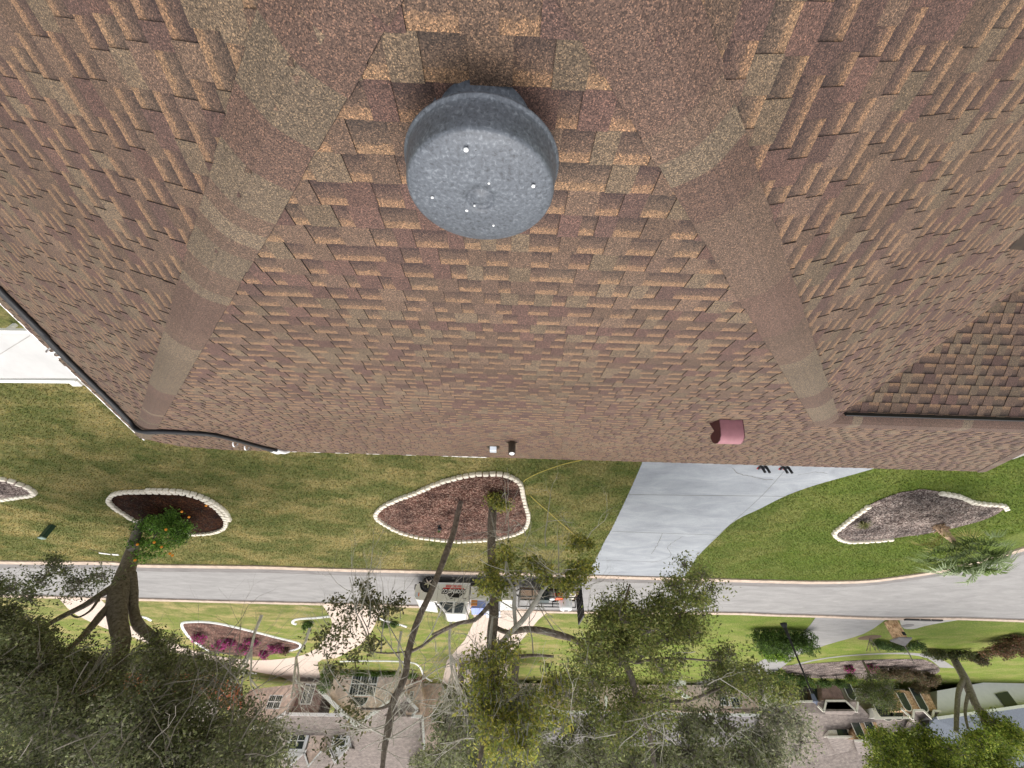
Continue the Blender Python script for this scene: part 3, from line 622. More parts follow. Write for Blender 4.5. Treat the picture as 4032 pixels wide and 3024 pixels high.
chips(shr(bedR,.9), 2200, [(.07,.055,.05),(.15,.12,.11),(.25,.22,.2),(.4,.36,.34),(.04,.03,.03)], .05, 'bark_chips')
chips(shr(bedL,.85), 900, [(.02,.01,.006),(.06,.025,.012),(.05,.05,.015)], .04, 'bark_chips')
# ---------------------------------------------------------------- grass blades
def inpolyv(x, y, poly):
    k = np.zeros(len(x), bool)
    for i in range(len(poly)):
        a, b = poly[i], poly[i-1]
        c = ((a.y > y) != (b.y > y)); k ^= c & (x < (b.x-a.x)*(y-a.y)/((b.y-a.y) or 1e-9)+a.x)
    return k
def grass(n, x0, x1, y0, y1, masks, hgt, wid):
    x = rng.uniform(x0,x1,n); y = rng.uniform(y0,y1,n); ok = np.ones(n, bool)
    for p in masks: ok &= ~inpolyv(x, y, p)
    xn = np.array([p.x for p in nearP][::-1]); yn = np.array([p.y for p in nearP][::-1]); o_ = np.argsort(xn)
    ok &= (y < np.interp(x, xn[o_], yn[o_])-.2) if y0 < 24 else True
    x, y = x[ok], y[ok]; n = len(x); a = rng.uniform(0,6.283,n); L = hgt*rng.uniform(.5,1.3,n); lean = rng.normal(0,.75,(n,2))*L[:,None]
    B0 = np.stack([x-np.cos(a)*wid, y-np.sin(a)*wid, np.zeros(n)],1); B1 = np.stack([x+np.cos(a)*wid, y+np.sin(a)*wid, np.zeros(n)],1); T = np.stack([x+lean[:,0], y+lean[:,1], L],1)
    V = np.stack([B0,B1,T],1).reshape(-1,3); me = bpy.data.meshes.new('grass_blades'); me.vertices.add(3*n); me.vertices.foreach_set('co', V.astype(np.float32).ravel()); me.loops.add(3*n); me.loops.foreach_set('vertex_index', np.arange(3*n, dtype=np.int32)); me.polygons.add(n); me.polygons.foreach_set('loop_start', np.arange(0,3*n,3, dtype=np.int32)); me.update(calc_edges=True)
    k = rng.uniform(.6,1.7,(n,1)); w_ = rng.uniform(.85,1.2,(n,1)); C4 = np.concatenate([k*w_,k,k*.85,np.ones((n,1))],1); ca = me.color_attributes.new('Col','FLOAT_COLOR','CORNER'); ca.data.foreach_set('color', np.repeat(C4,3,axis=0).astype(np.float32).ravel())
    return tag(link('grass_blades', me, M['blades']), kind='stuff')
MK = [smooth_path(GP(b), 4, True) for b in (bedC, bedL, bedR, bedF)]+[dp, GP([(3985,1808),(4300,1700),(4300,1640),(3950,1700)])]
grass(420000, -24, 30, 7.5, 25.5, MK, .055, .011)
# ---------------------------------------------------------------- foliage
def inpoly(x, y, poly):
    k = False
    for i in range(len(poly)):
        (ax, ay), (bx, by) = poly[i], poly[i-1]
        if (ay > y) != (by > y) and x < (bx-ax)*(y-ay)/(by-ay)+ax: k = not k
    return k
def clumps_in(poly, n, Y0, Y1, r0, r1):
    xs = [p[0] for p in poly]; ys = [p[1] for p in poly]; out = []
    while len(out) < n:
        x, y = random.uniform(min(xs),max(xs)), random.uniform(min(ys),max(ys))
        if inpoly(x, y, poly):
            p = P(x, y, random.uniform(Y0, Y1))
            if p.z > .15: out.append((p, random.uniform(r0, r1)))
    return out
OLIVE = [(0.09,0.12,0.036),(0.12,0.16,0.048),(0.076,0.1,0.036),(0.17,0.2,0.064),(0.14,0.15,0.06)]
DARKO = [(.13,.155,.07),(.18,.205,.095),(.22,.25,.115),(.29,.31,.15),(.15,.15,.095),(.25,.24,.17)]
YELG = [(.27,.29,.06),(.34,.33,.07),(.2,.24,.055),(.4,.37,.08),(.16,.2,.05)]
BRIGHT = [(0.18,0.3,0.036),(0.26,0.4,0.05),(0.12,0.2,0.028),(0.34,0.48,0.07),(0.09,0.14,0.024)]
CITRUS = [(0.1,0.2,0.028),(0.15,0.28,0.04),(0.2,0.36,0.06),(0.07,0.13,0.024)]
GREYG = [(0.24,0.26,0.16),(0.32,0.33,0.22),(0.16,0.18,0.1),(0.4,0.38,0.26)]
HEDGE = [(0.06,0.11,0.024),(0.09,0.15,0.032),(0.12,0.2,0.04)]
def leafmesh(name, clumps, nsub, nleaf, size, cols, parent=None, sigma=.2, shell=.55, upb=.35, aspect=.45, subs=None):
    cols = np.array(cols); allp = []; allc = []; SUBS = []
    for c, r in clumps:
        c = np.array(c); d = rng.normal(size=(nsub,3)); d /= np.linalg.norm(d,axis=1)[:,None]; rad = rng.random(nsub)**shell
        sc = c+d*rad[:,None]*r*np.array([1,1,.78]); SUBS.append(sc)
        lp = sc[:,None,:]+rng.normal(size=(nsub,nleaf,3))*sigma*np.array([1,1,.75])
        br = rng.uniform(.62,1.4,size=(nsub,1,1))*rng.uniform(.8,1.2,size=(1,1,1)); lc = cols[rng.integers(0,len(cols),size=(nsub,nleaf))]*br*rng.uniform(.8,1.25,size=(nsub,nleaf,1))
        allp.append(lp.reshape(-1,3)); allc.append(lc.reshape(-1,3))
    Pp = np.concatenate(allp); Cc = np.concatenate(allc); keep = Pp[:,2] > .05; Pp = Pp[keep]; Cc = Cc[keep]; n = len(Pp)
    nn = rng.normal(size=(n,3)); nn[:,2] += upb*2; nn /= np.linalg.norm(nn,axis=1)[:,None]; a = np.cross(nn, rng.normal(size=(n,3))); a /= np.linalg.norm(a,axis=1)[:,None]; b = np.cross(nn, a)
    l = size*rng.uniform(.6,1.25,size=(n,1)); fold = nn*l*.12
    V = np.stack([Pp-a*l, Pp+b*l*aspect+fold, Pp+a*l, Pp-b*l*aspect+fold], axis=1).reshape(-1,3)
    me = bpy.data.meshes.new(name); me.vertices.add(4*n); me.vertices.foreach_set('co', V.astype(np.float32).ravel())
    me.loops.add(4*n); me.loops.foreach_set('vertex_index', np.arange(4*n, dtype=np.int32)); me.polygons.add(n); me.polygons.foreach_set('loop_start', np.arange(0,4*n,4, dtype=np.int32)); me.update(calc_edges=True)
    ca = me.color_attributes.new('Col', 'FLOAT_COLOR', 'CORNER'); C4 = np.ones((n,4)); C4[:,:3] = np.clip(Cc,0,1); ca.data.foreach_set('color', np.repeat(C4,4,axis=0).astype(np.float32).ravel())
    return link(name, me, M['leaf'], parent), SUBS
def twigs(mb, clumps, SUBS, frac=.6, r=.012, jit=.18):
    for (c, rr), sc in zip(clumps, SUBS):
        c = Vector(c)
        for p in sc:
            if random.random() > frac: continue
            p = Vector(p); m1 = c.lerp(p,.4)+Vector([random.uniform(-1,1)*jit*rr for _ in range(3)]); m2 = c.lerp(p,.75)+Vector([random.uniform(-1,1)*jit*rr for _ in range(3)])
            mb.tube([c, m1, m2, p+(p-m2)*.35], [r*2.2, r*1.6, r*1.1, r*.4], 3, False)
def twigtree(mb, p, d, L, r, lev, spread=.75, curl=.25, up=0.0):
    """recursive crooked bare branch"""
    pts = [p]; rad = [r]; q = p.copy(); dd = d.normalized(); n = 4
    for i in range(n):
        dd = (dd+Vector([random.uniform(-curl,curl) for _ in range(3)])+Vector((0,0,up))).normalized(); q = q+dd*L/n; pts.append(q.copy()); rad.append(r*(1-.55*(i+1)/n))
    mb.tube(pts, rad, 5 if lev > 1 else 3, False)
    if lev > 0:
        for i in range(random.choice((2,3,3))):
            k = random.choice((2,3,4)); nd = (dd+Vector([random.uniform(-spread,spread) for _ in range(3)])).normalized()
            twigtree(mb, pts[k], nd, L*random.uniform(.55,.8), rad[k]*.7, lev-1, spread, curl, up)
    return pts[-1]
def limb(mb, spec, n=10, wob=.08):
    """spec: (x, y, Y, width in photo pixels)"""
    pts = [P(x,y,Y) for x,y,Y,_ in spec]; sp = smooth_path(pts, 4); rad = []
    for i, p in enumerate(sp):
        k = min(i/4, len(spec)-1); a = int(k); f = k-a; w_ = spec[a][3]*(1-f)+spec[min(a+1,len(spec)-1)][3]*f; rad.append(max(.006, w_*.5*depth(p)/F))
    mb.tube(sp, rad, n, True, wob=wob); return sp
# ---- the big oak on the left
base = P(530,2128,20.9); base.z = 0
oak = empty('oak_tree', base, 'massive live oak with thick forked trunk filling the lower left corner', 'tree')
mb = MB()
limb(mb, [(528,2120,20.9,32.6),(524,2150,20.7,38.5),(512,2200,20.4,48.8),(492,2262,20.1,62.2),(470,2330,19.7,71.0),(460,2390,19.4,68.1),(466,2450,19.1,59.2),(478,2520,18.8,59.2),(470,2620,18.6,44.4),(450,2760,18.4,34.0),(430,2920,18.2,25.2)], 16, .1)
limb(mb, [(515,2262,20.0,37.0),(524,2330,19.9,34.0),(526,2400,19.8,31.1),(545,2460,19.6,38.5),(600,2510,19.4,34.0),(634,2560,19.2,28.1),(652,2620,19.0,25.2),(690,2640,19.0,14.8),(760,2620,19.0,8.9)], 12, .1)
limb(mb, [(650,2600,19.0,19.2),(640,2680,18.9,16.3),(660,2800,18.8,11.8)], 8)
limb(mb, [(450,2310,19.7,29.6),(400,2340,19.3,25.2),(330,2385,18.9,22.2),(240,2430,18.4,19.2),(120,2500,18.0,14.8),(0,2560,17.7,11.8)], 10)
limb(mb, [(450,2370,19.5,32.6),(400,2420,19.0,29.6),(350,2480,18.6,25.2),(290,2540,18.2,19.2),(200,2620,17.8,14.8)], 10)
limb(mb, [(395,2345,19.2,11.8),(360,2400,18.9,8.9),(310,2430,18.6,7.4),(280,2420,18.4,5.2)], 6)
mb.build('trunk', M['bark'], oak, True)
polyA = [(-150,2560),(300,2560),(480,2560),(620,2620),(760,2650),(900,2640),(1010,2700),(960,2830),(1040,2960),(1010,3220),(-150,3220)]
polyB = [(-120,2260),(90,2260),(140,2240),(260,2260),(330,2250),(410,2250),(420,2300),(300,2340),(250,2380),(-120,2420)]
polyC = [(-120,2420),(200,2440),(260,2540),(-120,2580)]
polyD = [(560,2540),(620,2460),(700,2440),(700,2500),(660,2560),(880,2590),(960,2620),(900,2660),(640,2640)]
cl = clumps_in(polyA, 78, 15.2, 19.5, .9, 1.45)+clumps_in(polyC, 8, 16.5, 19.5, .6, .8)
lo, S1 = leafmesh('crown', cl, 50, 36, .058, DARKO, oak, .17, .5)
cl2 = clumps_in(polyB, 17, 16.6, 18.6, .4, .7)+clumps_in(polyD, 14, 17.5, 19.2, .3, .6)
mb2 = MB(); twigs(mb2, cl, S1, .16, .014)
cl3 = [(P(215,2200,17.6), .28), (P(212,2230,17.6), .3), (P(250,2250,17.7), .3)]
lo2, S2 = leafmesh('crown', cl2+cl3, 16, 16, .055, OLIVE+DARKO, oak, .15, .6); twigs(mb2, cl2+cl3, S2, .7, .011)
for k in range(46):
    x, y = random.uniform(-50,980), random.uniform(2560,3000); p = P(x, y, random.uniform(14.6,15.6)); twigtree(mb2, p, Vector((random.uniform(-1,.3),random.uniform(-.3,.3),random.uniform(-1,.6))), random.uniform(.9,1.8), .016, 2, .6, .3)
tag(mb2.build('branches', mat('dead_oak_twig', (.26,.235,.2), .95, var=.3, vscale=3), oak), kind='stuff')
# ---- leaning slim tree in the middle bed
bA = G(1818,1962); tA = empty('slim_tree', bA, 'slim bare tree leaning left out of the middle mulch bed', 'tree')
mb = MB(); limb(mb, [(1820,1960,15.65,16.8),(1804,2016,15.6,21.0),(1785,2100,15.5,22.4),(1749,2198,15.3,24.5),(1731,2247,15.2,23.1),(1694,2338,15.0,23.1),(1646,2441,14.8,25.2),(1609,2563,14.6,26.6),(1597,2654,14.5,25.2),(1570,2720,14.4,26.6),(1549,2763,14.4,29.4),(1530,2866,14.3,30.8),(1512,2960,14.2,21.0),(1500,3100,14.1,15.4)], 14, .1)
limb(mb, [(1555,2760,14.4,15.4),(1500,2790,14.2,9.8),(1420,2790,14.0,6.3)], 6)
limb(mb, [(1618,2565,14.6,12.6),(1660,2545,14.5,11.2),(1720,2500,14.4,9.8),(1780,2470,14.3,7.0),(1850,2440,14.2,5.6)], 8)
limb(mb, [(1600,2565,14.6,6.3),(1540,2572,14.4,6.3),(1470,2565,14.2,5.6),(1452,2530,14.1,5.6),(1448,2480,14.0,4.2),(1420,2420,13.9,3.5),(1400,2350,13.8,2.1)], 6)
limb(mb, [(1545,2740,14.4,8.4),(1640,2700,14.6,2.8)], 5)
mb.build('trunk', M['bark'], tA, True)
pl_ = MB()
for (x, y, Y, dx, dz) in ((1452,2520,14.1,.9,-.9),(1450,2470,14.0,.2,-1),(1420,2400,13.9,-.1,-1),(1660,2545,14.5,-.4,-1),(1600,2600,14.5,.8,-.6),(1560,2740,14.4,.9,-.5),(1540,2800,14.3,1,-.3),(1530,2860,14.3,-.9,-.6),(1530,2860,14.3,.8,.2),(1515,2920,14.2,-.8,-.4),(1500,2570,14.3,.3,-1),(1530,2850,14.3,1,.1),(1520,2900,14.2,.9,-.2),(1430,2790,14.1,.7,-.7),(1610,2640,14.5,.9,-.3),(1600,2700,14.5,-.9,-.4)):
    twigtree(pl_, P(x,y,Y), Vector((dx,random.uniform(-.3,.3),dz)), random.uniform(1.3,2.0), .022, 3, .7, .28)
for k in range(44):
    x, y = random.uniform(1280,1800), random.uniform(2330,2960); twigtree(pl_, P(x,y,random.uniform(13.4,14.6)), Vector((random.uniform(-1,1),random.uniform(-.4,.4),random.uniform(-1,.2))), random.uniform(.7,1.3), .011, 3, .75, .3)
tag(pl_.build('branches', M['palebranch'], tA), kind='stuff')
clA = clumps_in([(1290,2330),(1420,2270),(1480,2370),(1470,2560),(1340,2640),(1250,2620)], 16, 13.2, 14.6, .3, .55)+clumps_in([(1480,2340),(1650,2300),(1600,2420),(1500,2480)], 3, 13.5, 14.5, .2, .4)+clumps_in([(1200,2780),(1400,2760),(1450,2900),(1200,3000)], 3, 13.5, 15, .3, .5)
la, SA = leafmesh('crown', clA, 16, 9, .062, [(.09,.1,.035),(.13,.13,.05),(.17,.15,.07),(.07,.08,.03)], tA, .12, .7)
# ---- gnarled tree beside it with moss and yellow green clumps
bB = G(1943,1983); tB = empty('gnarled_tree', bB, 'gnarled oak in the middle bed with pale branches and yellow green to dark foliage', 'tree')
mb = MB(); limb(mb, [(1943,1980,16.0,35.5),(1940,2016,15.9,35.5),(1936,2100,15.6,34.0),(1936,2200,15.3,32.6),(1944,2330,15.0,35.5),(1945,2420,14.8,38.5),(1938,2480,14.6,40.0),(1935,2570,14.4,37.0),(1950,2680,14.2,32.6),(1930,2800,14.0,26.6),(1900,2930,13.8,20.7),(1880,3080,13.7,14.8)], 14, .12)
limb(mb, [(1950,2470,14.8,17.8),(2000,2490,14.7,17.8),(2070,2478,14.6,22.2),(2138,2484,14.5,25.2),(2200,2500,14.4,25.2),(2259,2518,14.3,20.7),(2330,2560,14.2,17.8),(2430,2570,14.0,13.3),(2500,2610,13.8,10.4),(2560,2600,13.7,7.4),(2680,2650,13.4,3.7)], 12, .1)
limb(mb, [(1935,2600,14.4,19.2),(2010,2590,14.2,16.3),(2100,2580,14.0,10.4),(2180,2585,13.9,8.9)], 8)
limb(mb, [(1700,2500,14.2,7.4),(1800,2455,14.3,13.3),(1870,2440,14.5,16.3),(1930,2380,14.7,17.8)], 8)
mb.build('trunk', M['bark'], tB, True)
mb = MB()
limb(mb, [(1950,2560,14.4,22),(2020,2480,13.8,20),(2060,2440,13.5,20),(2110,2370,13.2,18),(2140,2320,13.0,14),(2200,2270,12.8,8),(2290,2200,12.6,5)], 8)
limb(mb, [(2030,2470,13.8,14),(2024,2380,13.5,16),(2026,2330,13.3,14),(2010,2295,13.2,10),(1990,2250,13.0,7),(2000,2170,12.9,5)], 8)
limb(mb, [(1960,2560,14.3,14),(1925,2620,14.2,12),(1932,2500,14.1,14),(1940,2430,14.0,8)], 6)
limb(mb, [(2026,2330,13.3,10),(1990,2310,13.2,6),(1950,2320,13.2,5),(1930,2322,13.1,3)], 5)
for (x, y, Y, dx, dz) in ((2010,2290,13.2,.1,-1),(2000,2200,12.9,.3,-1),(2140,2320,13,-.6,-.8),(2200,2270,12.8,-.3,-1),(2110,2370,13.2,.1,-1),(2060,2440,13.5,.5,-.9),(1960,2600,14.3,1,-.2),(1950,2700,14.1,.9,-.3),(1930,2800,14,.9,.1),(1930,2800,14,-.9,-.3),(2100,2580,14,-.2,-.9),(2070,2110,13.6,0,-1),(1850,2440,14.2,.4,-.8),(2026,2400,13.4,.9,-.6),(2000,2140,13.0,0,-1),(1990,2060,13.8,-.1,-1),(2150,2150,13,-.2,-1),(2180,2480,14,.5,-.9),(1900,2900,13.8,1,0),(1900,2900,13.8,-1,.1)):
    twigtree(mb, P(x,y,Y), Vector((dx,random.uniform(-.3,.3),dz)), random.uniform(1.0,1.7), .02, 3, .75, .33)
for k in range(60):
    x, y = random.choice(((random.uniform(1880,2330), random.uniform(2080,2500)),(random.uniform(1900,2900), random.uniform(2520,3000)))); twigtree(mb, P(x,y,random.uniform(12.4,13.8)), Vector((random.uniform(-1,1),random.uniform(-.4,.4),random.uniform(-1,.3))), random.uniform(.6,1.2), .011, 3, .75, .33)
tag(mb.build('branches', M['palebranch'], tB), kind='stuff')
clB = clumps_in([(1880,2240),(1960,2180),(2000,2100),(2060,2160),(2140,2180),(2190,2180),(2240,2090),(2310,2120),(2315,2270),(2230,2340),(2150,2300),(2060,2330),(1900,2330)], 19, 12.4, 13.8, .22, .42)+clumps_in([(1940,1890),(2010,1890),(2000,2010),(1930,1990)], 4, 14.5, 15.2, .15, .3)+clumps_in([(1870,2560),(2000,2520),(2100,2600),(2230,2680),(2200,2850),(2130,2960),(1950,2960),(1850,2760)], 26, 12.5, 14.5, .4, .7)
lb, SB = leafmesh('crown', clB, 24, 13, .06, YELG, tB, .12, .6)
mb = MB(); twigs(mb, clB, SB, .35, .008); tag(mb.build('twigs', M['twig'], tB), kind='stuff')
# Spanish moss hanging in strands
mb = MB()
for k in range(420):
    cc, rr = random.choice(clB[23:]); p = cc+Vector([random.uniform(-.7,.7)*rr for _ in range(3)]); L = random.uniform(.1,.28)
    mb.tube([p, p+v3(random.uniform(-.04,.04),random.uniform(-.04,.04),-L*.5), p+v3(random.uniform(-.05,.05),random.uniform(-.05,.05),-L)], [.012,.016,.004], 3, False)
tag(mb.build('spanish_moss', mat('spanish_moss', (.26,.255,.22), .95, var=.3, vscale=6), tB), kind='stuff')
# ---- evergreen oak right of the truck
bC = G(2620,2640); bC = v3(P(2700,2600,19).x, 19, 0)
tC = tB
mb = MB()
for sp in ([(2430,2560,14.0,24),(2440,2450,14.3,16),(2480,2300,14.4,6)], [(2500,2610,13.8,12),(2640,2480,14.0,10),(2700,2380,14.2,10),(2770,2260,14.2,5)], [(2420,2556,14,26),(2480,2650,14.5,24),(2510,2760,15,22),(2560,2900,15.5,18),(2580,3060,15.8,14)], [(2510,2760,15,14),(2700,2760,15,12),(2900,2680,15,6)], [(2560,2600,13.7,9),(2640,2590,14,8),(2780,2600,14.3,6),(2830,2600,14.4,4)]): limb(mb, sp, 8)
mb.build('limb', M['bark'], tC, True)
polyC1 = [(2370,2390),(2480,2290),(2540,2340),(2600,2340),(2640,2300),(2700,2220),(2760,2230),(2810,2260),(2810,2340),(2790,2400),(2720,2440),(2760,2500),(2720,2540),(2600,2540),(2450,2540),(2340,2470)]
polyC2 = [(2200,2600),(2350,2560),(2560,2570),(2640,2640),(2660,2720),(2600,2860),(2480,2900),(2300,2840),(2180,2720)]
polyC3 = [(2560,2860),(2760,2800),(2800,2700),(2880,2580),(2960,2620),(2990,2700),(2900,2800),(3040,2880),(3100,2920),(3080,3150),(2300,3150),(2300,2920)]
clC = clumps_in(polyC1, 64, 12.4, 16, .22, .46)+clumps_in(polyC2, 44, 13.2, 17.5, .35, .7)+clumps_in([(2300,2450),(2500,2540),(2760,2540),(2700,2640),(2400,2660),(2250,2560)], 12, 12.8, 14, .25, .4)+clumps_in([(2800,2560),(2900,2540),(2990,2600),(3080,2640),(3120,2740),(3000,2760),(2860,2700)], 16, 14, 16, .25, .45)
lc_, SC = leafmesh('crown', clC, 15, 19, .052, [(.16,.2,.05),(.22,.26,.07),(.11,.14,.04),(.32,.34,.1),(.25,.24,.09)], tC, .17, .5); mb = MB(); twigs(mb, clC, SC, .55, .009)
clC3 = clumps_in(polyC3, 38, 14, 19, .4, .8)+clumps_in([(2180,2820),(2500,2780),(2900,2780),(2960,3050),(2150,3050)], 26, 16, 22, .4, .8)+clumps_in([(1750,2880),(2150,2900),(2150,3060),(1700,3060)], 12, 18, 24, .4, .8); lc3, SC3 = leafmesh('crown', clC3, 28, 18, .056, DARKO+[(.1,.11,.04)], tC, .15, .6); twigs(mb, clC3, SC3, .5, .012)
tag(mb.build('branches', M['twig'], tC), kind='stuff')
# ---- orange tree
oC = G(640,2052); ot = empty('orange_tree', oC, 'small citrus tree with bright oranges beside the big oak trunk', 'tree')
mb = MB(); limb(mb, [(563,2050,18.1,26),(548,2080,18.0,30),(532,2120,17.9,36),(522,2160,17.8,34)], 10, .1); limb(mb, [(640,2055,18.2,14),(660,2080,18,12),(690,2110,17.8,8)], 7); limb(mb, [(650,2070,18.1,8),(610,2110,18.0,6),(590,2150,17.9,4)], 5); mb.build('trunk', M['barklight'], ot, True)
clO = clumps_in([(570,2040),(650,2020),(690,1990),(730,2020),(790,2050),(760,2080),(720,2120),(680,2160),(620,2200),(560,2190),(550,2120)], 22, 17.0, 18.6, .3, .5)
lo_, SO = leafmesh('crown', clO, 26, 15, .055, CITRUS, ot, .11, .55)
for i, (x, y) in enumerate([(541,2144),(607,2136),(636,2154),(669,2180),(679,2187),(532,2206),(653,2085),(744,2036),(716,2015)]):
    p = P(x, y, 16.75 if i != 5 else 16.8); mb = MB(); mb.lathe(p-v3(0,0,.05), (0,0,1), [(.001,0),(.035,.012),(.052,.05),(.035,.088),(.001,.1)], 10); mb.build('orange', mat('orange_peel%d' % i, (.9,.33,.03), .5) if i == 0 else bpy.data.materials['orange_peel0'], ot, True)
q = G(812,1990,.16); mb = MB(); mb.lathe(q-v3(0,0,.04), (0,0,1), [(.001,0),(.035,.012),(.05,.05),(.035,.088),(.001,.1)], 10); tag(mb.build('orange', bpy.data.materials['orange_peel0'], None, True), 'fallen orange lying on the dark mulch', 'fruit')
# ---- palm on the right
pB = G(3688,2062); pm = empty('palm_tree', pB, 'young fan palm in the grey mulch bed by the road', 'palm')
mb = MB(); top = pB+v3(-.3,.1,.75); mb.tube([pB-v3(0,0,.1), pB+v3(-.02,0,.2), pB+v3(-.12,.03,.5), top], [.2,.2,.15,.1], 10, wob=.4)
for k in range(26):
    a = random.uniform(0,6.28); p = pB+v3(math.cos(a)*.12,math.sin(a)*.12,random.uniform(.05,.4)); mb.tube([p, p+v3(math.cos(a)*.22,math.sin(a)*.22,random.uniform(-.05,.2))], [.03,.006], 4)
mb.build('trunk', mat('palm_boots', (.42,.3,.2), .95, var=.5, vscale=12), pm)
def fan(parent, base_, tip, R_, nb, spread, col, droop=.25):
    V = []; Fc = []; C = []; ax = (tip-base_).normalized(); side = ax.cross(v3(random.uniform(-.4,.4),random.uniform(-.4,.4),1)).normalized(); up = side.cross(ax)
    def blade(d, L, w_):
        w_ = w_*1.5; b = len(V); s_ = d.cross(up).normalized(); mid = tip+d*L*.5+up*.05; end = tip+d*L-v3(0,0,L*droop)
        V.extend([tip-s_*w_*.2, tip+s_*w_*.2, mid+s_*w_, mid-s_*w_, end]); Fc.extend([(b,b+1,b+2,b+3),(b+3,b+2,b+4)]); k = random.uniform(.7,1.35); C.extend([(col[0]*k,col[1]*k,col[2]*k,1)]*7)
    for i in range(nb):
        a = -spread+2*spread*i/(nb-1)+random.uniform(-.03,.03); blade((ax*math.cos(a)+side*math.sin(a)+up*random.uniform(-.12,.12)).normalized(), R_*1.25*random.uniform(.85,1.08)*(1-.12*abs(a)/spread), R_*.03)
    n0 = len(V); d = (tip-base_); s_ = side*.012
    V.extend([base_-s_, base_+s_, tip+s_, tip-s_]); Fc.append((n0,n0+1,n0+2,n0+3)); C.extend([(.12,.13,.05,1)]*4)
    me = bpy.data.meshes.new('frond'); me.from_pydata([tuple(v) for v in V], [], Fc); ca = me.color_attributes.new('Col', 'FLOAT_COLOR', 'CORNER'); ca.data.foreach_set('color', np.array(C, dtype=np.float32).ravel()); return link('frond', me, M['leaf'], parent)
PALM_ = [(.19,.26,.09),(.26,.33,.15),(.34,.41,.24),(.15,.21,.07),(.34,.32,.09)]
for (x, y, Y, R_, ci) in ((3670,2175,15.4,.6,0),(3650,2200,15.2,.6,1),(3640,2140,15.5,.5,4),(3700,2230,14.9,.75,2),(3745,2190,15.2,.75,2),(3750,2240,14.9,.75,2),(3800,2110,15.8,.6,4),(3820,2200,15.0,.75,1),(3860,2230,14.8,.8,0),(3880,2170,15.2,.75,3),(3900,2200,15,.75,1),(3930,2140,15.4,.6,0),(3790,2170,15.2,.75,1),(3700,2120,15.8,.45,4),(3930,2210,15,.7,2),(3840,2160,15.1,.8,3),(3780,2140,15.4,.7,0),(3720,2210,14.9,.8,1),(3800,2240,14.6,.85,2),(3890,2240,14.6,.8,0),(3840,2220,14.9,.8,3),(3770,2230,15,.8,0),(3680,2150,15.6,.5,4),(3910,2180,14.9,.75,1),(3830,2260,14.5,.7,2),(3740,2160,15.3,.7,3),(3870,2140,15.2,.7,1),(3860,2200,14.7,.8,2),(3900,2110,15.9,.6,3),(3850,2130,14.9,.7,0)):
    fan(pm, top+Vector([random.uniform(-.05,.05) for _ in range(3)]), P(x,y,Y), R_, 24, 1.75, PALM_[ci])
# grassy tufts, stump, small items in the beds
def tuft(name, c, n, h, spread, cols, label, cat, group=None):
    V = []; Fc = []; C = []
    for k in range(n):
        a = random.uniform(0,6.28); d = v3(math.cos(a),math.sin(a),0); s_ = v3(-math.sin(a),math.cos(a),0)*.012; hh = h*random.uniform(.6,1.1); sp_ = spread*random.uniform(.3,1); b = len(V); p0 = c+d*random.uniform(0,.05)
        V += [p0-s_, p0+s_, p0+d*sp_*.5+v3(0,0,hh*.8)+s_, p0+d*sp_*.5+v3(0,0,hh*.8)-s_, p0+d*sp_+v3(0,0,hh*.55)]; Fc += [(b,b+1,b+2,b+3),(b+3,b+2,b+4)]; q = random.choice(cols); C += [(*q,1)]*7
    me = bpy.data.meshes.new(name); me.from_pydata([tuple(v) for v in V], [], Fc); ca = me.color_attributes.new('Col', 'FLOAT_COLOR', 'CORNER'); ca.data.foreach_set('color', np.array(C, dtype=np.float32).ravel())
    return tag(link(name, me, M['leaf']), label, cat, group)
tuft('grass_clump', G(3392,2052,.1), 120, .35, .45, [(.16,.18,.05),(.22,.22,.09),(.1,.13,.04),(.3,.27,.13)], 'grassy clump at the driveway end of the palm bed', 'plant')
tuft('grass_clump', G(1730,2088,.1), 40, .12, .12, [(.1,.17,.03),(.07,.12,.02)], 'small green weed by the black lamp in the middle bed', 'plant')
lg = G(1733,2066,.05); gl = empty('garden_light', lg, 'small black garden light on a stake in the middle mulch bed', 'garden light')
mb = MB(); mb.lathe(lg, (0,0,1), [(.02,0),(.02,.12),(.09,.13),(.1,.2),(.05,.26),(.001,.27)], 14); mb.build('lamp_head', M['black'], gl, True); mb = MB(); mb.lathe(lg+v3(.03,-.07,.1), (0,-.6,.6), [(.05,0),(.05,.02),(.001,.025)], 12); mb.build('lens', M['glass'], gl)
sg = G(1990,1910); sb_ = empty('tree_stump', sg, 'weathered grey stump between the gnarled tree and the house side of the bed', 'stump')
mb = MB(); limb(mb, [(1984,1902,16.9,40),(1986,1925,16.6,38),(1990,1958,16.2,30)], 9, .35); mb.build('wood', mat('weathered_wood', (.26,.23,.21), .95, var=.45, vscale=8), sb_)
# rope / hose across the lawn
rp = mat('yellow_rope', (.55,.45,.1), .7)
for px, lb in (([(2300,1800),(2290,1811),(2214,1829),(2122,1862),(2075,1885),(2062,1897)], 'yellow cord from under the eave to the middle bed'), ([(2088,1952),(2120,1982),(2160,2016),(2200,2052),(2246,2092),(2290,2130)], 'yellow cord from the middle bed towards the street')):
    pts = [G(x,y,.06) for x,y in px]; mb = MB(); mb.tube(smooth_path(pts,5), .014, 6); tag(mb.build('cord', rp), lb, 'cord')
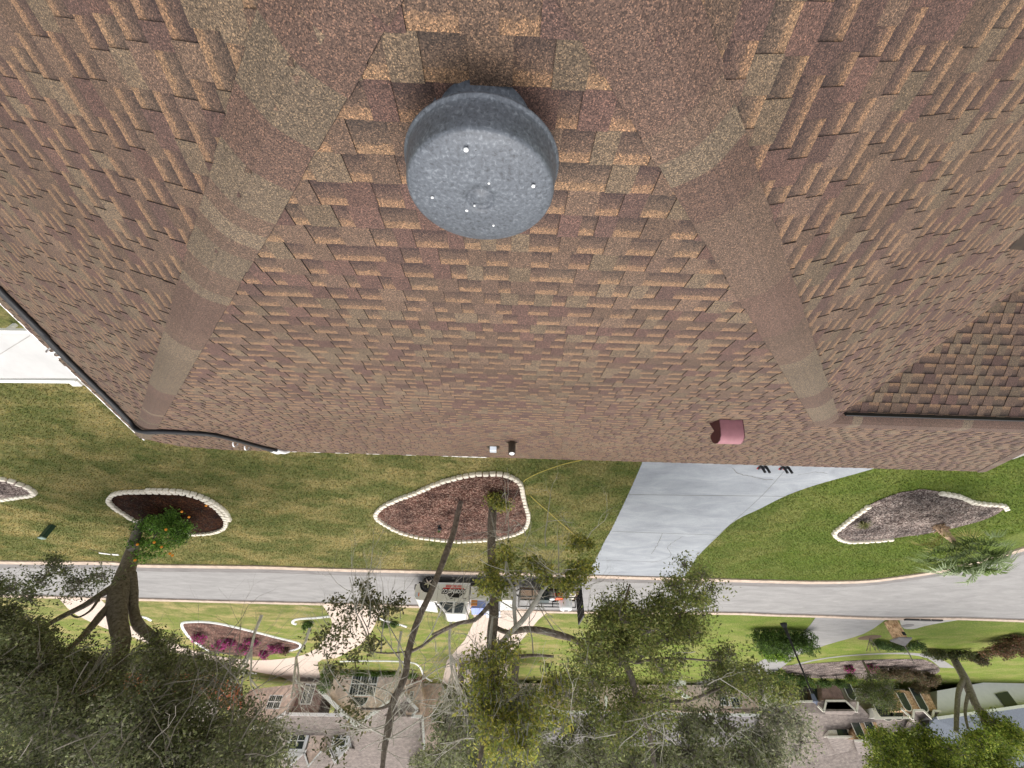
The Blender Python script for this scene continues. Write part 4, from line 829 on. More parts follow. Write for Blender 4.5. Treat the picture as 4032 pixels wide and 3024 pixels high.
# green utility pedestal
q = G(207,2068); up_ = empty('utility_pedestal', q, 'dark green utility box standing on the left lawn', 'utility box')
mb = MB(); mb.box(q+v3(0,0,.3), (.26,.2,.6), .25); mb.build('body', mat('utility_green', (.02,.05,.03), .5), up_, bevel=.02); mb = MB(); mb.box(q+v3(0,0,.62), (.28,.22,.05), .25); mb.build('lid', mat('utility_green_lid', (.2,.28,.24), .5), up_, bevel=.015)
mb = MB(); mb.tube(smooth_path(GP([(352,2160),(390,2172),(430,2182),(455,2190)]),4), [.02]*13, 5, wob=.4); tag(mb.build('fallen_branch', M['bark']), 'thin fallen branch on the lawn by the road left of the oak', 'branch')
mb = MB(); a = G(412,2180,.03); mb.box(a, (.5,.12,.02), -.3); mb.box(a+v3(-.5,.1,.0), (.3,.14,.03), -.1); tag(mb.build('paper_scrap', M['white']), 'white paper scrap beside the fallen branch near the road', 'litter')
# ================================================================== VEHICLES ON THE ROAD
truck = empty('pickup_truck', (1.8,25.8,0), 'white crew cab work pickup with a lettered door, parked in front of the trailer', 'pickup truck')
M['paint'] = mat('white_car_paint', (.8,.79,.74), .25, spec=.5, coat=.5, var=.04, vscale=2); M['chrome'] = mat('brushed_alloy', (.6,.6,.62), .25, metal=.9)
M['red'] = mat('red_lettering', (.62,.03,.03), .5); M['amber'] = mat('amber_lamp', (.8,.25,.1), .3); M['bluebin'] = mat('pale_blue_plastic', (.3,.38,.75), .45); M['palegrey'] = mat('pale_blue_lid', (.6,.64,.72), .4)
Y0, Y1 = 24.9, 26.85
def side(pts, y0=Y0, y1=Y1): return [v3(x, y0, z) for x, z in pts], v3(0, y1-y0, 0)
def prof(name, pts, m_, y0=Y0, y1=Y1, bev=.0, parent=None, taper=0):
    mb = MB(); p, o = side(pts, y0, y1); mb.prism(p, o); ob = mb.build(name, m_, parent if parent is not None else truck, bevel=bev); return ob
def arch(cx, r, z0, n=9): return [(cx+r*math.cos(t), .4+r*math.sin(t)) for t in np.linspace(-.05, math.pi+.05, n)]
lower = [(4.68,.45),(4.74,.62),(4.72,1.1),(4.6,1.28),(3.55,1.36),(1.62,1.36),(1.62,.42),(3.5,.42)]+[p for p in arch(4.02,.5,.4)[::-1]]+[(4.55,.42)]
prof('body', lower, M['paint'], bev=.05)
# cab: tapered greenhouse
mb = MB(); gl_ = [(3.5,1.34,0),(2.85,1.93,.17),(1.75,1.95,.17),(1.64,1.34,0)]
vs = [v3(x,Y0+.02+i,z) for x,z,i in gl_]+[v3(x,Y1-.02-i,z) for x,z,i in gl_]; mb.add(vs, [(0,1,2,3),(7,6,5,4),(0,4,5,1),(1,5,6,2),(2,6,7,3),(3,7,4,0)]); mb.build('cab', M['paint'], truck, bevel=.06)
def winq(name, a, b, c, d, yo=-.004):
    def pt(x, z): f = (z-1.34)/.6; return v3(x, Y0+.02+.17*f+yo, z)
    mb = MB(); q = [pt(*a),pt(*b),pt(*c),pt(*d)]; mb.prism(q, v3(0,-.012,0)); mb.build(name, M['glass'], truck)
winq('side_window', (3.32,1.38),(2.78,1.84),(2.52,1.86),(2.5,1.38)); winq('side_window', (2.38,1.38),(2.4,1.86),(1.95,1.86),(1.85,1.38))
mb = MB(); mb.add([v3(3.52,Y0+.16,1.37),v3(2.93,Y0+.27,1.9),v3(2.93,Y1-.27,1.9),v3(3.52,Y1-.16,1.37)], [(0,1,2,3)]); o = mb.build('windscreen', M['glass'], truck); 
for v in o.data.vertices: v.co += Vector((.03,0,.025))
mb = MB(); mb.prism([v3(4.62,Y0+.03,1.27),v3(3.56,Y0+.03,1.37),v3(3.5,Y0+.08,1.42),v3(4.5,Y0+.1,1.33)], v3(0,1.86,0)); mb.build('bonnet', M['paint'], truck, bevel=.03)
mb = MB(); mb.boxax((1.6,Y0-.05,.36), (1.95,0,0), (0,.12,0), (0,0,.05)); mb.build('running_board', M['white'], truck); mb = MB(); mb.boxax((-1.0,Y0+.1,.3), (5.6,0,0), (0,1.7,0), (0,0,.14)); mb.build('chassis', M['blackmetal'], truck)
mb = MB(); mb.boxax((4.55,Y0+.01,.45), (.25,0,0), (0,1.93,0), (0,0,.3)); mb.build('front_bumper', mat('dark_bumper', (.1,.1,.11), .4), truck, bevel=.04)
mb = MB(); mb.boxax((4.5,Y0-.012,.88), (.17,0,0), (0,.03,0), (0,0,.26)); mb.build('headlight', M['palegrey'], truck, bevel=.01); mb = MB(); mb.boxax((4.45,Y0-.02,.92), (.06,0,0), (0,.03,0), (0,0,.18)); mb.build('indicator', M['amber'], truck)
mb = MB(); mb.tube([(3.3,Y0-.02,1.4),(3.3,Y0-.2,1.42)], .03, 6); mb.boxax((3.22,Y0-.36,1.32), (.12,0,0), (0,.2,0), (0,0,.26)); mb.build('door_mirror', M['paint'], truck, bevel=.02)
mb = MB(); mb.boxax((1.64,Y0-.004,.44), (.012,0,0), (0,.01,0), (0,0,.9)); mb.boxax((2.42,Y0-.004,.44), (.01,0,0), (0,.01,0), (0,0,.9)); mb.boxax((3.42,Y0-.004,.5), (.01,0,0), (0,.01,0), (0,0,.85)); mb.build('door_seam', M['blackmetal'], truck)
for hx in (2.55,1.78): mb = MB(); mb.boxax((hx,Y0-.03,1.16), (.16,0,0), (0,.03,0), (0,0,.035)); mb.build('door_handle', M['blackmetal'], truck)
# bed
prof('bed', [(1.56,.5),(1.56,1.22),(-1.05,1.22),(-1.05,.5),(-.5,.5)]+arch(-.05,.5,.4)[::-1][0:0]+[(.5,.5)], M['paint'], bev=.02)
for a, b, c, nm, m_, hh in ((.95,Y0+.15,1.22,'storage_bin',M['bluebin'],.35),(.1,Y0+.15,1.22,'storage_bin',M['palegrey'],.5)):
    o = MB(); o.boxax((a-.25,b,c), (.75,0,0), (0,1.2,0), (0,0,hh)); o.boxax((a-.28,b-.03,c+hh), (.81,0,0), (0,1.26,0), (0,0,.05)); tag(o.build(nm, m_, bevel=.02), 'pale blue storage bin right behind the white cab' if hh < .4 else 'light grey lidded box in the middle of the pickup bed', 'bin')
o = MB(); o.boxax((1.15,Y0+.05,1.2), (.35,0,0), (0,.5,0), (0,0,.3)); tag(o.build('tool_box', mat('orange_box', (.6,.25,.08), .5), bevel=.02), 'small orange box at the cab end of the pickup bed', 'box')
def wheel(x, y, parent, r=.41, w_=.25):
    mb = MB(); mb.lathe((x,y,r), (0,1,0), [(r*.62,0),(r*.9,-.01),(r,.03),(r,w_-.03),(r*.9,w_),(r*.62,w_)], 28, cap=False); wt = mb.build('tyre', M['black'], parent, True)
    mb = MB(); mb.lathe((x,y+.05,r), (0,1,0), [(.001,.02),(r*.62,.0),(r*.64,.03)], 28, cap=False); mb.build('brake_disc', M['blackmetal'], parent)
    mb = MB(); c = Vector((x,y-.004,r)); mb.lathe(c, (0,1,0), [(r*.66,-.005),(r*.67,.06),(r*.58,.06),(r*.58,-.005)], 28, cap=False); mb.lathe(c+v3(0,-.012,0), (0,1,0), [(.001,0),(r*.16,0),(r*.18,.05)], 16)
    for k in range(5):
        a = math.pi/2+k*2*math.pi/5; d = v3(math.cos(a),0,math.sin(a)); s_ = v3(-math.sin(a),0,math.cos(a)); mb.prism([c+d*r*.1+s_*.05,c+d*r*.6+s_*.028,c+d*r*.6-s_*.028,c+d*r*.1-s_*.05], v3(0,.03,0))
    mb.build('rim', M['chrome'], parent)
for x in (4.02,.0):
    for y in (Y0-.02, Y1-.23): wheel(x, y, truck)
def text(s, loc, size, m_, parent, name='lettering', ext=.003, squash=1.0):
    cu = bpy.data.curves.new('t', 'FONT'); cu.body = s; cu.size = size; cu.extrude = ext; cu.align_x = 'CENTER'; cu.offset = size*.02
    o = bpy.data.objects.new('t', cu); COL.objects.link(o); bpy.context.view_layer.update()
    me = bpy.data.meshes.new_from_object(o.evaluated_get(bpy.context.evaluated_depsgraph_get())); bpy.data.objects.remove(o)
    for v in me.vertices: v.co = Vector((loc[0]+v.co.x*squash, loc[1]-v.co.z, loc[2]+v.co.y))
    return link(name, me, m_, parent)
# the truck points to +x and is seen from -y, so its lettering runs towards +x
mb = MB(); mb.boxax((1.85,Y0-.014,.68), (1.36,0,0), (0,.008,0), (0,0,.27)); mb.build('sign_banner', M['blackmetal'], truck)
text('ROOFING CO', (2.53,Y0-.018,.72), .26, M['white'], truck, squash=.83)
mb = MB(); mb.boxax((1.95,Y0-.014,.62), (1.2,0,0), (0,.008,0), (0,0,.06)); mb.build('red_band', M['red'], truck); text('888-363-0008', (2.55,Y0-.018,.48), .17, M['red'], truck, squash=.95)
mb = MB(); mb.prism([v3(2.9,Y0-.012,.95),v3(2.72,Y0-.012,1.12),v3(2.2,Y0-.012,1.14),v3(2.0,Y0-.012,.95)], v3(0,-.006,0)); mb.build('roof_emblem', M['blackmetal'], truck)
# trailer with gate
tr = empty('utility_trailer', (-3.2,25.8,0), 'black open utility trailer with its mesh ramp gate standing upright', 'trailer')
mb = MB(); mb.boxax((-4.75,Y0,.5), (3.5,0,0), (0,1.9,0), (0,0,.08)); mb.build('deck', M['soil'], tr)
mb = MB()
for y in (Y0, Y1-.05):
    for z in (.58,.95): mb.boxax((-4.75,y,z), (3.5,0,0), (0,.05,0), (0,0,.05))
    for x in np.linspace(-4.75,-1.3,6): mb.boxax((x,y,.5), (.05,0,0), (0,.05,0), (0,0,.5))
mb.boxax((-1.3,Y0,.58), (.05,0,0), (0,1.9,0), (0,0,.4)); mb.tube([(-1.3,Y0+.2,.5),(-.95,Y0+.95,.5),(-1.3,Y1-.2,.5)], .04, 6); mb.build('rails', M['blackmetal'], tr)
mb = MB()
for y in np.linspace(Y0, Y1, 14): mb.boxax((-4.85,y,.45), (.05,0,0), (0,.03,0), (0,0,1.4))
for z in np.linspace(.45,1.85,5): mb.boxax((-4.86,Y0,z), (.06,0,0), (0,1.98,0), (0,0,.05))
mb.build('ramp_gate', M['blackmetal'], tr)
for y in (Y0-.22, Y1+.02):
    mb = MB(); mb.boxax((-3.9,y,.74), (1.6,0,0), (0,.22,0), (0,0,.03)); mb.boxax((-3.92,y,.45), (.03,0,0), (0,.22,0), (0,0,.3)); mb.boxax((-2.3,y,.45), (.03,0,0), (0,.22,0), (0,0,.3)); mb.build('mudguard', M['blackmetal'], tr)
    for x in (-3.5,-2.7): wheel(x, y, tr, .33, .2)
loads = [('drum','white upright drum strapped in the middle of the trailer','drum'),('orange_cooler','orange cooler between white drum and crates on the trailer','cooler'),('crate','dark green crate at the front of the trailer','crate'),('bucket','white bucket beside the crate on the trailer','bucket'),('bundle','beige folded tarp on the trailer deck','tarp')]
mb = MB(); mb.lathe((-3.95,Y0+.75,.58), (0,0,1), [(.36,0),(.38,.1),(.38,.75),(.34,.85),(.2,.9),(.001,.9)], 24); o = empty('storage_drum', (-3.95,Y0+.75,.58), loads[0][1], 'drum'); mb.build('shell', M['whiteplastic'], o, True); mb = MB(); mb.lathe((-3.95,Y0+.75,1.47), (0,0,1), [(.13,0),(.13,.03),(.001,.04)], 16); mb.build('hatch', M['asphalt_dark'], o)
mb = MB(); mb.boxax((-3.75,Y0+.12,.58), (.42,0,0), (0,.4,0), (0,0,.35)); mb.boxax((-3.77,Y0+.1,.93), (.46,0,0), (0,.44,0), (0,0,.07)); tag(mb.build('cooler', mat('orange_plastic', (.75,.12,.03), .45), bevel=.03), loads[1][1], 'cooler')
mb = MB()
for k in range(5): mb.boxax((-2.95,Y0+.15,.6+k*.11), (.55,0,0), (0,.5,0), (0,0,.08))
mb.boxax((-2.93,Y0+.17,.58), (.5,0,0), (0,.46,0), (0,0,.5)); tag(mb.build('crate', mat('dark_green_plastic', (.04,.06,.06), .5), bevel=.01), loads[2][1], 'crate')
mb = MB(); mb.lathe((-3.12,Y0+.35,.58), (0,0,1), [(.13,0),(.16,.4),(.17,.41),(.17,.44),(.001,.44)], 18); tag(mb.build('bucket', M['whiteplastic'], None, True), loads[3][1], 'bucket')
mb = MB(); mb.boxax((-4.5,Y0+.1,.58), (.5,0,0), (0,.8,0), (0,0,.22)); mb.boxax((-4.44,Y0+.16,.8), (.4,0,0), (0,.6,0), (0,0,.08)); tag(mb.build('folded_tarp', M['stucco'], bevel=.05), loads[4][1], 'tarp')
# feet-like tool pairs peeking over the eave at the drive
for px, py, lb in ((2990,1836,'left pair of black boots with red soles by the eave on the driveway'),(3076,1838,'right pair of black boots with red soles by the eave on the driveway')):
    b = G(px, py); random.seed(px); bt = empty('rubber_boots', b, lb, 'boots', 'boots on the driveway')
    for k, dx in enumerate((0,-.17)):
        mb = MB(); q = b+v3(dx,0,0); mb.tube(smooth_path([q+v3(0,.12,.05), q+v3(0,0,.06), q+v3(0,-.1,.1), q+v3(0,-.14,.35)],4), [q_*.75 for q_ in (.035,.045,.05,.052,.055,.056,.06,.065,.07,.065,.06,.06,.06)], 10); mb.build('boot', M['black'], bt, True)
        mb = MB(); mb.boxax(q+v3(-.04,.02,.003), (.08,0,0), (0,.13,0), (0,0,.03)); mb.build('sole', M['red'], bt)
# ================================================================== THINGS ACROSS THE STREET
lp = empty('lamp_post', G(3084,2454), 'tall slender black lamp post beside the clipped hedge across the street', 'lamp post')
b0 = G(3084,2454); mb = MB(); mb.tube([b0, b0+v3(0,0,.12), b0+v3(0,0,.3), b0+v3(0,0,.9), b0+v3(0,0,1.0), b0+v3(-.03,0,4.15)], [.24,.22,.12,.1,.07,.05], 12); mb.build('post', M['blackmetal'], lp)
mb = MB(); t_ = b0+v3(-.03,0,4.15); mb.lathe(t_, (0,0,1), [(.04,0),(.12,.06),(.16,.42),(.2,.44),(.06,.56),(.015,.66),(.001,.67)], 6); mb.build('lantern', mat('lantern_frame', (.12,.14,.2), .4), lp); mb = MB(); mb.boxax(t_+v3(-.3,-.015,-.25), (.6,0,0), (0,.03,0), (0,0,.03)); mb.build('ladder_bar', M['blackmetal'], lp)
mc = G(3516,2442); ml = empty('mailbox_pillar', mc, 'orange fieldstone mailbox pillar with grey pyramid cap by the curb', 'mailbox')
mb = MB(); mb.box(mc+v3(0,.25,.55), (.62,.6,1.1)); mb.build('pillar', M['stoneor'], ml, bevel=.02); mb = MB(); q = mc+v3(0,.25,1.1); s = .46
mb.add([q+v3(-s,-s,0),q+v3(s,-s,0),q+v3(s,s,0),q+v3(-s,s,0),q+v3(-s,-s,.07),q+v3(s,-s,.07),q+v3(s,s,.07),q+v3(-s,s,.07),q+v3(0,0,.48)], [(3,2,1,0),(0,1,5,4),(1,2,6,5),(2,3,7,6),(3,0,4,7),(4,5,8),(5,6,8),(6,7,8),(7,4,8)]); mb.build('pyramid_cap', M['asphalt_dark'], ml)
mb = MB(); mb.box(mc+v3(-.17,-.07,.85), (.2,.08,.2)); mb.build('mail_slot', M['blackmetal'], ml); mb = MB(); mb.tube([q+v3(0,0,.45), q+v3(-.02,0,.8), q+v3(0,.05,1.5)], .035, 6); mb.build('finial', M['twig'], ml)
sg_ = G(3424,2510); s_ = empty('yard_sign', sg_, 'small dark weathered stand with thin splayed legs on the far lawn', 'stand')
mb = MB()
for dx in (-.5,-.15,.3,.6): mb.tube([sg_+v3(0,0,.05), sg_+v3(dx,.3,.9)], .025, 5)
mb.build('leg', M['bark'], s_); mb = MB(); mb.lathe(sg_+v3(0,0,-.01), (0,0,1), [(.9,0),(.6,.06),(.001,.08)], 10); mb.build('base', M['soil'], s_)
def wall(name, px, Y, m_, parent, t=.2):
    mb = MB(); mb.prism([P(x,y,Y) for x,y in px], v3(0,t,0)); return mb.build(name, m_, parent)
def boardpx(mb, a, b, Y, w_=.22, t=.12):
    A, B = P(*a,Y) if len(a)==2 else P(*a), P(*b,Y) if len(b)==2 else P(*b); d = (B-A).normalized(); up = d.cross(v3(0,1,0)).normalized()*w_/2; mb.prism([A-up,B-up,B+up,A+up], v3(0,-t,0))
def boards(lst, m_, parent, name='trim_board'):
    for a, b, Y, w_ in lst:
        mb = MB(); boardpx(mb, a, b, Y, w_); mb.build(name, m_, parent)
def roofpoly(name, pts, m_, parent, t=.18):
    mb = MB(); mb.prism([P(*p) if len(p)==3 else Vector(p[1:]) for p in pts], v3(0,0,-t)); return mb.build(name, m_, parent)
def window(px, Y, parent, nv=3, nh=2, arch_=False, frame=None):
    q = [P(x,y,Y) for x,y in px]; x0, x1 = min(p.x for p in q), max(p.x for p in q); z0, z1 = min(p.z for p in q), max(p.z for p in q)
    fr = MB(); f = .09
    fr.boxax((x0-f,Y-.08,z0-f), (x1-x0+2*f,0,0), (0,.1,0), (0,0,f)); fr.boxax((x0-f,Y-.08,z1), (x1-x0+2*f,0,0), (0,.1,0), (0,0,f)); fr.boxax((x0-f,Y-.08,z0), (f,0,0), (0,.1,0), (0,0,z1-z0)); fr.boxax((x1,Y-.08,z0), (f,0,0), (0,.1,0), (0,0,z1-z0))
    for k in range(1,nv): fr.boxax((x0+(x1-x0)*k/nv-.05,Y-.07,z0), (.1,0,0), (0,.08,0), (0,0,z1-z0))
    for k in range(1,nh): fr.boxax((x0,Y-.065,z0+(z1-z0)*k/nh-.05), (x1-x0,0,0), (0,.07,0), (0,0,.1))
    n2 = nv*3
    for k in range(1,n2):
        if k%3: fr.boxax((x0+(x1-x0)*k/n2-.012,Y-.055,z0), (.024,0,0), (0,.04,0), (0,0,z1-z0))
    wo = fr.build('window', frame or M['white'], parent); g = MB(); g.boxax((x0,Y-.04,z0), (x1-x0,0,0), (0,.02,0), (0,0,z1-z0)); gg = g.build('pane', M['glass']); gg.parent = wo; return wo
def archwin(c, r, Y, parent, full=False, m_=None):
    p = P(*c, Y); n = 16; a = [v3(p.x+r*math.cos(t), Y-.05, p.z+r*math.sin(t)) for t in np.linspace(0, math.pi, n)]
    if full: a = a+[v3(p.x-r,Y-.05,p.z-full), v3(p.x+r,Y-.05,p.z-full)]
    mb = MB(); mb.prism(a, v3(0,-.02,0)); g = mb.build('window', M['glass'], parent)
    mb = MB(); b = [v3(p.x+(r+.09)*math.cos(t), Y-.04, p.z+(r+.09)*math.sin(t)) for t in np.linspace(0, math.pi, n)]
    if full: b = b+[v3(p.x-r-.09,Y-.04,p.z-full), v3(p.x+r+.09,Y-.04,p.z-full)]
    mb.prism(b, v3(0,-.01,0)); fr = mb.build('frame', m_ or M['white']); fr.parent = g; return g
# ---- pink brick house (house with big window)
h1 = empty('gabled_house', G(1430,2660), 'pink brick house with white trimmed gable and large six part window across the street', 'house')
RB = M['roofb']
wall('wall', [(1274,2646),(1600,2652),(1586,2732),(1523,2768),(1401,2849),(1261,2722)], 57, M['brick'], h1, 9)
wall('wall', [(985,2715),(1166,2694),(1150,2745),(1123,2806),(1094,2831),(1014,2870),(930,2800)], 59.5, M['brick'], h1, 6)
wall('wall', [(1160,2690),(1275,2690),(1262,2770),(1250,2816),(1130,2816)], 61, M['brickred'], h1, 4)
wall('wall', [(1575,2665),(1650,2665),(1665,2740),(1664,2822),(1600,2822)], 60.5, M['brick'], h1, 5); wall('wall', [(1650,2680),(1740,2690),(1752,2850),(1706,2960),(1668,2950),(1660,2820)], 64, M['brick'], h1, 5)
window([(1395,2650),(1490,2654),(1472,2737),(1375,2735)], 57, h1, 3, 2); archwin((1422,2746), .75, 57, h1); 
window([(1078,2742),(1105,2740),(1098,2785),(1050,2787)], 59.5, h1, 2, 2)
for px in ([(1208,2696),(1232,2696),(1222,2768),(1184,2770)],): window(px, 61, h1, 2, 1)
for px in ([(1590,2700),(1600,2700),(1592,2735),(1584,2735)],[(1618,2725),(1628,2725),(1622,2765),(1612,2765)]): window(px, 60.5, h1, 1, 2)
window([(1708,2788),(1734,2788),(1732,2838),(1706,2838)], 64, h1, 2, 2)
# roofs
A_, B_, C_ = P(1401,2857,56.6), P(1255,2716,56.6), P(1590,2726,56.6)
for E_ in (B_, C_):
    mb = MB(); mb.prism([A_, E_, E_+v3(0,14,0), A_+v3(0,14,0)], v3(0,0,.16)); mb.build('roof', RB, h1)
    mb = MB(); d = v3(0,0,.3); mb.prism([A_+v3(0,-.02,.19), E_+v3(0,-.02,.19), E_+v3(0,-.02,-.24), A_+v3(0,-.02,-.24)], v3(0,-.08,0)); mb.build('rake_board', M['white'], h1)
Z1, YR1 = 8.9, 73
def W_(x, y, Y): p = P(x,y,Y); return ('w', p.x, p.y, p.z)
e0, e1 = P(960,2812,60.2), P(1372,2818,60.2)
roofpoly('roof', [('w',26.5,60.2,e0.z),('w',e1.x-1.5,60.2,e1.z),('w',8.6,60.3,e1.z),('w',8.6,YR1,Z1),('w',26.5,YR1,Z1)], RB, h1)
mb = MB(); mb.boxax((e1.x-.3,60.1,e1.z-.2), (27-e1.x,0,0), (0,.08,0), (0,0,.3)); mb.build('fascia', M['white'], h1)
g1 = P(1014,2874,59.2)
for e in (P(1126,2803,59.2), P(900,2800,59.2)):
    mb = MB(); mb.prism([g1, e, e+v3(0,9,0), g1+v3(0,9,0)], v3(0,0,.16)); mb.build('roof', RB, h1); mb = MB(); mb.prism([g1+v3(0,-.02,.19), e+v3(0,-.02,.19), e+v3(0,-.02,-.13), g1+v3(0,-.02,-.13)], v3(0,-.08,0)); mb.build('rake_board', M['white'], h1)
boards([((845,2857),(1008,2860),59.2,.25),((1621,2820),(1665,2822),60.0,.3),((1584,2731),(1645,2795),60.0,.3),((1645,2795),(1622,2818),60.0,.2),((1664,2822),(1672,2952),60.0,.25)], M['white'], h1)
roofpoly('roof', [(1584,2733,60.2),(1645,2796,60.2),(1664,2822,61),(1668,2950,66),(1560,2960,68),(1480,2880,66),(1430,2850,62)], RB, h1)
for (px, pk, hasw) in (([(1124,2957),(1150,2882),(1208,2882),(1196,2957)],(1137,3014),1), ([(1318,2945),(1320,2880),(1365,2880),(1362,2945)],(1330,3008),1), ([(1215,2958),(1225,2900),(1262,2900),(1255,2958)],(1228,3014),0)):
    Yd = 64; q = [P(x,y,Yd) for x,y in px]; x0, x1 = min(p.x for p in q)-.1, max(p.x for p in q)+.1; z0, z1 = min(p.z for p in q)-1.0, max(p.z for p in q); xm = (x0+x1)/2; pz = z1+1.15
    mb = MB(); mb.prism([(x0,Yd,z0),(x1,Yd,z0),(x1,Yd,z1),(xm,Yd,pz),(x0,Yd,z1)], (0,5,0)); mb.build('dormer', M['whiteplastic'] if hasw else M['brick'], h1)
    for xe in (x0-.3, x1+.3):
        mb = MB(); mb.prism([(xm,Yd-.2,pz+.12),(xe,Yd-.2,z1-.05),(xe,Yd+6,z1-.05),(xm,Yd+6,pz+.12)], (0,0,.1)); mb.build('dormer_roof', RB, h1); mb = MB(); mb.prism([(xm,Yd-.22,pz+.22),(xe,Yd-.22,z1+.05),(xe,Yd-.22,z1-.2),(xm,Yd-.22,pz-.03)], (0,-.06,0)); mb.build('dormer_trim', M['white'], h1)
    if hasw:
        mb = MB(); mb.boxax((x0+.35,Yd-.06,z0+1.2), (x1-x0-.7,0,0), (0,.05,0), (0,0,z1-z0-1.4)); mb.build('window', M['glass'], h1); mb = MB(); mb.boxax((xm-.04,Yd-.09,z0+1.2), (.08,0,0), (0,.05,0), (0,0,z1-z0-1.4)); mb.boxax((x0+.35,Yd-.09,(z0+z1)/2+.4), (x1-x0-.7,0,0), (0,.05,0), (0,0,.08)); mb.build('frame', M['white'], h1)
# ---- grey roofed house hidden in the middle
h2 = empty('white_trim_house', G(2400,2700), 'grey roofed brick house with white trim almost hidden behind the evergreen oak', 'house')
def W2(x, Y, z): return ('w', x, Y, z)
wall('wall', [(1990,2690),(3010,2700),(2990,2790),(2010,2790)], 60, M['brick'], h2, 8)
x_l, x_r = P(1960,2790,59.4).x, P(3030,2790,59.4).x
roofpoly('roof', [W2(x_l,59.4,3.1),W2(x_r,59.4,3.1),W2(x_r+3,64,5.6),W2(x_l-3,64,5.6)], mat('light_grey_shingles', (.22,.205,.21), .95, var=.3, vscale=12), h2)
mb = MB(); mb.boxax((x_r,59.3,2.9), (x_l-x_r,0,0), (0,.08,0), (0,0,.25)); mb.build('fascia', M['white'], h2); boards([((2490,2772),(2545,2820),58.8,.3),((2545,2820),(2620,2770),58.8,.3),((2352,2750),(2356,2790),58.8,.3),((2385,2740),(2388,2790),58.8,.3),((2640,2690),(2700,2690),57,.5),((2660,2720),(2720,2755),57,.4)], M['white'], h2)
window([(2300,2745),(2345,2745),(2340,2780),(2296,2780)], 60, h2, 2, 2); window([(2830,2740),(2850,2740),(2870,2775),(2840,2775)], 60, h2, 1, 2); window([(2880,2750),(2905,2750),(2915,2785),(2885,2785)], 60, h2, 1, 1)
# ---- brown roofed house with orange stone
h3 = empty('stone_accent_house', G(3300,2700), 'large brown roofed house with orange stone dormer and cream arches across the street', 'house')
CR = M['stucco']
wall('wall', [(3023,2665),(3060,2680),(3126,2745),(3122,2768),(3028,2792),(3010,2740)], 58, CR, h3, 6)
wall('wall', [(3130,2690),(3560,2700),(3590,2850),(3140,2850)], 61.5, CR, h3, 4)
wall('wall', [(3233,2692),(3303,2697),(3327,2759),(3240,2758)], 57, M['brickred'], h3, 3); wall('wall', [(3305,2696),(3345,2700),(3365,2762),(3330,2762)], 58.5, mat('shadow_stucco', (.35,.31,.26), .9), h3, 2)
archwin((3352,2738), .42, 58.4, h3, 1.6); archwin((3215,2745), .45, 58, h3, 1.5)
roofpoly('roof', [(3028,2794,57.6),(3205,2763,57.6),(3370,2763,57.6),(3430,2825,59.5),(3590,2830,59.5),(3560,2900,64),W2(-44,72,9.2),W2(-28,72,9.2)], RB, h3)
mb = MB()
for a, b in (((3028,2794),(3131,2766)),((3131,2763),(3216,2762)),((3219,2780),(3242,2802)),((3242,2802),(3251,2760)),((3250,2760),(3327,2760)),((3327,2760),(3371,2803)),((3371,2803),(3376,2764))): boardpx(mb, a, b, 56.9, .2)
for a, b in (((3440,2828),(3578,2826)),((3545,2788),(3592,2832)),((3592,2832),(3596,2797)),((3596,2797),(3634,2797)),((3634,2797),(3669,2832)),((3669,2832),(3674,2799)),((3674,2799),(3702,2801))): boardpx(mb, a, b, 55.6, .2)
mb.build('fascia', CR, h3)
roofpoly('roof', [(3242,2800,56.8),(3251,2762,56.8),(3327,2762,56.8),(3371,2801,56.8),(3350,2822,60),(3260,2822,60)], RB, h3)
# arches, stone bay
wall('wall', [(3432,2788),(3545,2788),(3576,2824),(3446,2826)], 58.5, CR, h3, 3); 
for c in ((3480,2800),(3520,2798)): archwin(c, .85, 58.4, h3, .6, CR)
wall('wall', [(3545,2716),(3660,2734),(3690,2798),(3560,2795)], 55.8, M['stoneor'], h3, 4); archwin((3634,2783), .42, 55.7, h3, 1.7, CR); archwin((3570,2780), .4, 55.7, h3, 1.2, CR)
roofpoly('roof', [(3592,2830,55.8),(3596,2800,55.8),(3634,2800,55.8),(3669,2830,55.8),(3702,2803,56),(3680,2880,62),(3560,2880,62)], RB, h3)
# stone dormer
dpx = [(3362,2880),(3424,2788),(3476,2908),(3366,2908)]
wall('dormer', dpx, 60.5, M['stoneor'], h3, 4)
for c, r in (((3387,2893),.45),((3440,2896),.45)): archwin(c, r, 60.4, h3, 2.1, CR)
mb = MB(); boardpx(mb, (3363,2917), (3479,2917), 60.2, .2, .3); boardpx(mb, (3256,2902), (3367,2901), 61.2, .2, .3); mb.build('fascia', CR, h3)
wall('dormer', [(3262,2828),(3325,2828),(3352,2900),(3262,2900)], 61.5, CR, h3, 4); q = [P(x,y,61.5) for x,y in [(3282,2836),(3318,2836),(3342,2896),(3300,2896)]]; mb = MB(); mb.prism(q, v3(0,-.06,0)); mb.build('window', M['glass'], h3)
roofpoly('dormer_roof', [(3256,2904,61.2),(3367,2903,61.2),(3340,2960,66),(3290,2965,66)], RB, h3); roofpoly('dormer_roof', [(3363,2920,60.2),(3479,2920,60.2),(3420,2975,66),(3380,2970,66)], RB, h3)
